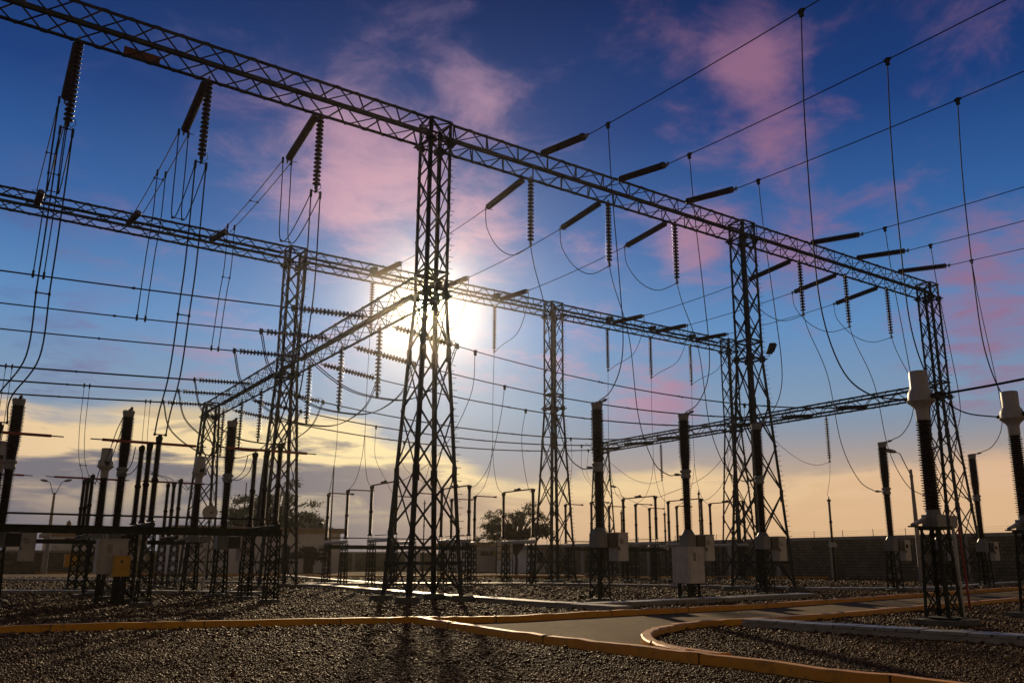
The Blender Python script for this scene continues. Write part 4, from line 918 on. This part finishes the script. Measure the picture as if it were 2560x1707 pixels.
building(8, 52, 125, PY(30, 1320, 125).z, 10, 'plain pale building at the left edge', fasc=WALLW, over=0.02, ft=0.2)
building(1184, 1258, 82, PY(1200, 1357, 82).z, 7, 'small white building with four dark windows, left of the tree', over=0.7, ft=0.4, windows=(
    ('window', 1202, 1378, 1210, 1388, GLASS), ('window', 1212.5, 1378, 1220.5, 1388, GLASS), ('window', 1223, 1378, 1230, 1388, GLASS), ('window', 1231.5, 1378, 1237, 1388, YELBOX)))
building(1331, 1437, 72, PY(1380, 1366, 72).z, 7, 'low white building with dark windows behind the rear tower', fasc=ROOFG, over=0.4, ft=0.3, windows=(
    ('window', 1342, 1382, 1356, 1406, GLASS), ('window', 1397, 1382, 1417, 1406, GLASS), ('door', 1366, 1384, 1381, 1430, BLACKP)))
building(1441, 1468, 74, PY(1450, 1372, 74).z, 4, 'open grey shelter right of the low white building', fasc=ROOFG, over=0.3, ft=0.3, wallm=CONC, windows=(('door', 1444, 1384, 1455, 1430, BLACKP),))
building(1041, 1050, 90, PY(1045, 1378, 90).z, 3, 'narrow white hut seen between the foreground tower legs', fasc=WALLW, over=0.05, ft=0.1)
# gate posts on the left
for px, py, dep, r, mt, txt in ((75, 1343, 100, 0.10, YELBOX, 'thin yellow gate post on the far left'), (108, 1344, 100, 0.28, YELBOX, 'stout pale yellow gate pillar on the far left')):
    q = DP(px, 1400, dep); m = MB(); h = 1.25+(1400-py)*dep/2074; m.lathe([(r, 0), (r, h-0.1), (r*1.15, h-0.09), (r*1.15, h)], 10); o = m.build('gate_post', mt); o.location = (q.x, q.y, 0); tag(o, txt, 'gate post')
# framed pale panel board
q = DP(1262, 1400, 66); t = thing('panel_board', (q.x, q.y, 0), 'pale framed panels on a stand in front of the small white building', 'panel board')
pw, z0, z1 = 49*66/2074, 1.25+1*66/2074, 1.25+51*66/2074
for i in range(3):
    for j in range(3):
        if j == 1: continue
        m = MB(); m.box((pw*(j-1)*0.32, 0, z0+(z1-z0)*(i+0.5)/3), (pw*0.30, 0.03, (z1-z0)/3-0.06)); m.build('panel', PANEL, t)
m = MB()
for sx in (-0.49, -0.16, 0.16, 0.49): m.box((pw*sx, 0.02, z1/2), (0.05, 0.05, z1))
for i in range(4): m.box((0, 0.021, z0+(z1-z0)*i/3), (pw, 0.044, 0.05))
m.build('frame', DARKST, t)
# water tanks and dishes on the roof
for px, py0, py1, Y, txt, mt in ((800, 1303, 1323, YA+3, 'black water tank on the ochre roof', BLACKP), (172, 1301, 1312, 108, 'small tank on the far left roof', FASC)):
    p, q = PY(px, py0, Y), PY(px, py1, Y); r = (p.z-q.z)*0.5
    t = thing('water_tank', (q.x, Y, q.z-0.4), txt, 'water tank'); hh = p.z-q.z+0.4
    m = MB(); m.lathe([(r, 0), (r*1.02, hh*0.3), (r, hh*0.8), (r*0.6, hh*0.93), (r*0.25, hh*0.95), (r*0.25, hh)], 14); m.build('tank', mt, t, True)
    m = MB(); m.lathe([(r*0.28, hh), (r*0.28, hh+0.06)], 12); m.build('lid', BLACKP, t)
q = PY(765, 1314, YA+2); t = thing('dish_antenna', q, 'small satellite dish on the ochre roof', 'dish'); m = MB(); m.lathe([(a*0.75, b) for a, b in prof], 16); qt = Vector((0.3, -1, 0.4)).to_track_quat('Z', 'Y'); m.v = [tuple(qt @ Vector(p)) for p in m.v]; m.build('reflector', GREYP, t, True)
m = MB(); m.tube([(0, 0.05, 0), (0, 0.15, -0.9)], 0.03, 6); m.build('stand', DARKST, t)
# far perimeter kerb
m, pk = kerb_mesh([G(x, y, KZ) for x, y in ((-150, 1427), (0, 1427), (240, 1431), (600, 1434), (900, 1437), (1300, 1437), (1700, 1440), (2100, 1441), (2560, 1446), (2800, 1446))], 0.2)
tag(m.build('kerb', KERB, None, True), 'far yellow kerb along the perimeter road', None, None, 'structure')

# ------------------------------------------------------------------ trees
def tree(px, py_base, dep, w, ztop, zcrown, label, leaf, nb=46, leaves=5200, lsz=0.16, droop=0.5, trunk=True, spread=1.0, name='feathery_tree'):
    q = DP(px, 1400, dep); t = thing(name, (q.x, q.y, 0), label, 'tree'); rnd = random.Random(int(px)); m = MB(); tips = []
    h0 = zcrown*0.75
    m.tube([(0, 0, 0), (0.08, 0.02, h0*0.5), (0.0, 0.05, h0)], [0.05*ztop*0.45, 0.04*ztop*0.42, 0.03*ztop*0.42], 8)
    for i in range(nb):
        a = rnd.uniform(0, 6.283); r = w/2*math.sqrt(rnd.uniform(0.05, 1))*spread*rnd.uniform(0.8, 1.25); zt = zcrown+(ztop-zcrown)*max(0.05, 1-(r/(w/2))**2*0.75)*rnd.uniform(0.25, 1.0)
        e = Vector((r*math.cos(a), r*math.sin(a), zt)); s = Vector((0, 0.05, h0*rnd.uniform(0.7, 1.0))); mid = s.lerp(e, 0.5)+Vector((rnd.uniform(-.2, .2), rnd.uniform(-.2, .2), 0.10*w))
        pts = smooth_path([s, mid, e, e+Vector((math.cos(a)*0.11*w, math.sin(a)*0.11*w, -droop*0.10*w*rnd.uniform(0, 1.6)))], 3); k = len(pts)
        m.tube(pts, [0.012*ztop*(1-j/k)+0.012 for j in range(k)], 5, False); tips.append(pts)
        for _ in range(2):                                   # side twigs
            j = rnd.randrange(k//2, k); c = pts[j]; a2 = a+rnd.uniform(-1.3, 1.3); l2 = w*rnd.uniform(0.06, 0.16)
            tw = [c, c+Vector((math.cos(a2)*l2*0.6, math.sin(a2)*l2*0.6, 0.25*l2)), c+Vector((math.cos(a2)*l2, math.sin(a2)*l2, -droop*0.5*l2))]
            m.tube(tw, [0.018, 0.014, 0.008], 4, False); tips.append(tw)
    m.build('trunk', WOOD, t)
    V, Fc = [], []
    for i in range(leaves):
        pts = tips[rnd.randrange(len(tips))]; k = (rnd.uniform(0.45, 1.0) if len(pts) > 3 else rnd.uniform(0.1, 1.0))*(len(pts)-1.001); j = int(k); c = pts[j].lerp(pts[j+1], k-j)
        sg = 0.030*w*(1.2-k/len(pts)*0.6); c = c+Vector((rnd.gauss(0, sg), rnd.gauss(0, sg), rnd.gauss(0, sg*0.6)-droop*abs(rnd.gauss(0, sg*0.5))))
        u = Vector((rnd.gauss(0, 1), rnd.gauss(0, 1), rnd.gauss(0, 0.5)-droop)).normalized(); n = u.orthogonal().normalized(); n.rotate(Quaternion(u, rnd.uniform(0, 6.28)))
        L, wd = lsz*rnd.uniform(0.6, 1.5), lsz*rnd.uniform(0.12, 0.30); o = len(V)
        V += [tuple(c), tuple(c+u*L*0.5+n*wd), tuple(c+u*L), tuple(c+u*L*0.5-n*wd)]; Fc.append((o, o+1, o+2, o+3))
    mm = MB(); mm.v, mm.f = V, Fc; mm.build('crown', leaf, t); return t
tree(676, 1430, 98, 10.2, 11.4, 4.2, 'large dark feathery tree rising behind the long white building', LEAFD, 64, 15000, 0.30, 0.6)
tree(1290, 1432, 74, 5.4, 6.9, 3.0, 'small feathery tree between the white buildings', LEAF, 56, 9500, 0.20, 0.5)
tree(781, 1427, 80, 2.7, 2.95, 1.2, 'dark leafy bush tree before the white wall', LEAFD, 30, 900, 0.30, 0.1, name='bush_tree')
tree(2292, 1340, 75, 3.4, 3.6, 2.4, 'flat crowned tree just showing above the right wall', LEAFD, 26, 1600, 0.16, 0.2, name='flat_tree')

# ------------------------------------------------------------------ loose pebbles on the near gravel
def pebbles():
    ico_v, ico_f = [], []
    bm = bmesh.new(); bmesh.ops.create_icosphere(bm, subdivisions=1, radius=1.0); ico_v = np.array([v.co[:] for v in bm.verts]); ico_f = np.array([[v.index for v in f.verts] for f in bm.faces]); bm.free()
    def inpoly(P, poly):
        x, y = P[:, 0], P[:, 1]; r = np.zeros(len(P), bool); n = len(poly)
        for i in range(n):
            x1, y1, x2, y2 = *poly[i], *poly[(i+1) % n]
            c = ((y1 > y) != (y2 > y)) & (x < (x2-x1)*(y-y1)/(y2-y1+1e-12)+x1); r ^= c
        return r
    pos, size = [], []
    for d0, d1, dens, sz in ((7.6, 10.5, 2300, 0.011), (10.5, 14, 1250, 0.0135), (14, 19, 480, 0.019), (19, 27, 200, 0.024), (27, 42, 70, 0.032), (42, 62, 20, 0.042)):
        area = 0.5*(d1*d1-d0*d0)*1.30; n = int(area*dens)
        dep = np.sqrt(rng.uniform(d0*d0, d1*d1, n)); lx = rng.uniform(-1360, 1240, n)/FPX*dep
        fx, fy = math.sin(YAW), math.cos(YAW); f = dep/math.cos(PITCH)
        X = fx*f+RGT.x*lx; Y = fy*f+RGT.y*lx; pos.append(np.stack([X, Y], 1)); size.append(sz*np.exp(rng.normal(0, 0.35, n)))
    P = np.concatenate(pos); S = np.concatenate(size)
    keep = ~inpoly(P, [(p.x, p.y) for p in rd])
    for pts in (kp_far, kp_left, kp_near, kp_curve):
        A0 = np.array([(p.x, p.y) for p in pts])
        for a, b in zip(A0[:-1], A0[1:]):
            d = b-a; L2 = d@d; u = np.clip(((P-a)@d)/L2, 0, 1); q = P-(a+u[:, None]*d); keep &= (q**2).sum(1) > 0.15**2
    P, S = P[keep], S[keep]; n = len(P)
    sc = np.stack([S*rng.uniform(0.8, 1.4, n), S*rng.uniform(0.7, 1.1, n), S*rng.uniform(0.35, 0.65, n)], 1)
    th = rng.uniform(0, 6.283, n); tl = rng.normal(0, 0.45, n)
    V = ico_v[None]*(1+rng.normal(0, 0.10, (n, len(ico_v), 1)))*sc[:, None, :]
    ct, st = np.cos(tl)[:, None], np.sin(tl)[:, None]; x, z = V[..., 0]*ct-V[..., 2]*st, V[..., 0]*st+V[..., 2]*ct; y = V[..., 1]
    c, s = np.cos(th)[:, None], np.sin(th)[:, None]
    V = np.stack([x*c-y*s+P[:, 0:1], x*s+y*c+P[:, 1:2], z+(S*rng.uniform(0.1, 0.75, n))[:, None]], -1).reshape(-1, 3)
    Fc = (ico_f[None]+(np.arange(n)*len(ico_v))[:, None, None]).reshape(-1)
    me = bpy.data.meshes.new('gravel'); me.vertices.add(len(V)); me.vertices.foreach_set('co', V.astype(np.float32).ravel()); nf = len(Fc)//3
    me.loops.add(len(Fc)); me.loops.foreach_set('vertex_index', Fc.astype(np.int32)); me.polygons.add(nf); me.polygons.foreach_set('loop_start', np.arange(0, len(Fc), 3, dtype=np.int32)); me.polygons.foreach_set('loop_total', np.full(nf, 3, dtype=np.int32))
    me.update(calc_edges=True); me.polygons.foreach_set('use_smooth', np.ones(nf, bool)); me.materials.append(PEBBLE)
    o = bpy.data.objects.new('gravel', me); COL.objects.link(o); tag(o, 'loose brown and grey pebbles covering the yard', None, None, 'stuff')
pebbles()

# ------------------------------------------------------------------ added haze volume, imitating sun glare over the steel
m = MB(); m.box((70, 100, 8.45), (620, 480, 18.9)); hz = m.build('glare_haze', CONC); hz.data.materials.clear()
hm = bpy.data.materials.new('glare_haze_volume'); hm.use_nodes = True; ht = NT(hm.node_tree); ht.n.remove(ht.n['Principled BSDF'])
pv_ = ht.node('ShaderNodeVolumePrincipled'); pv_.inputs['Color'].default_value = (0.98, 0.93, 0.84, 1); pv_.inputs['Density'].default_value = 0.00035; pv_.inputs['Anisotropy'].default_value = 0.968
ht.l.new(pv_.outputs[0], ht.n['Material Output'].inputs['Volume']); hz.data.materials.append(hm); tag(hz, None, None, None, 'stuff')
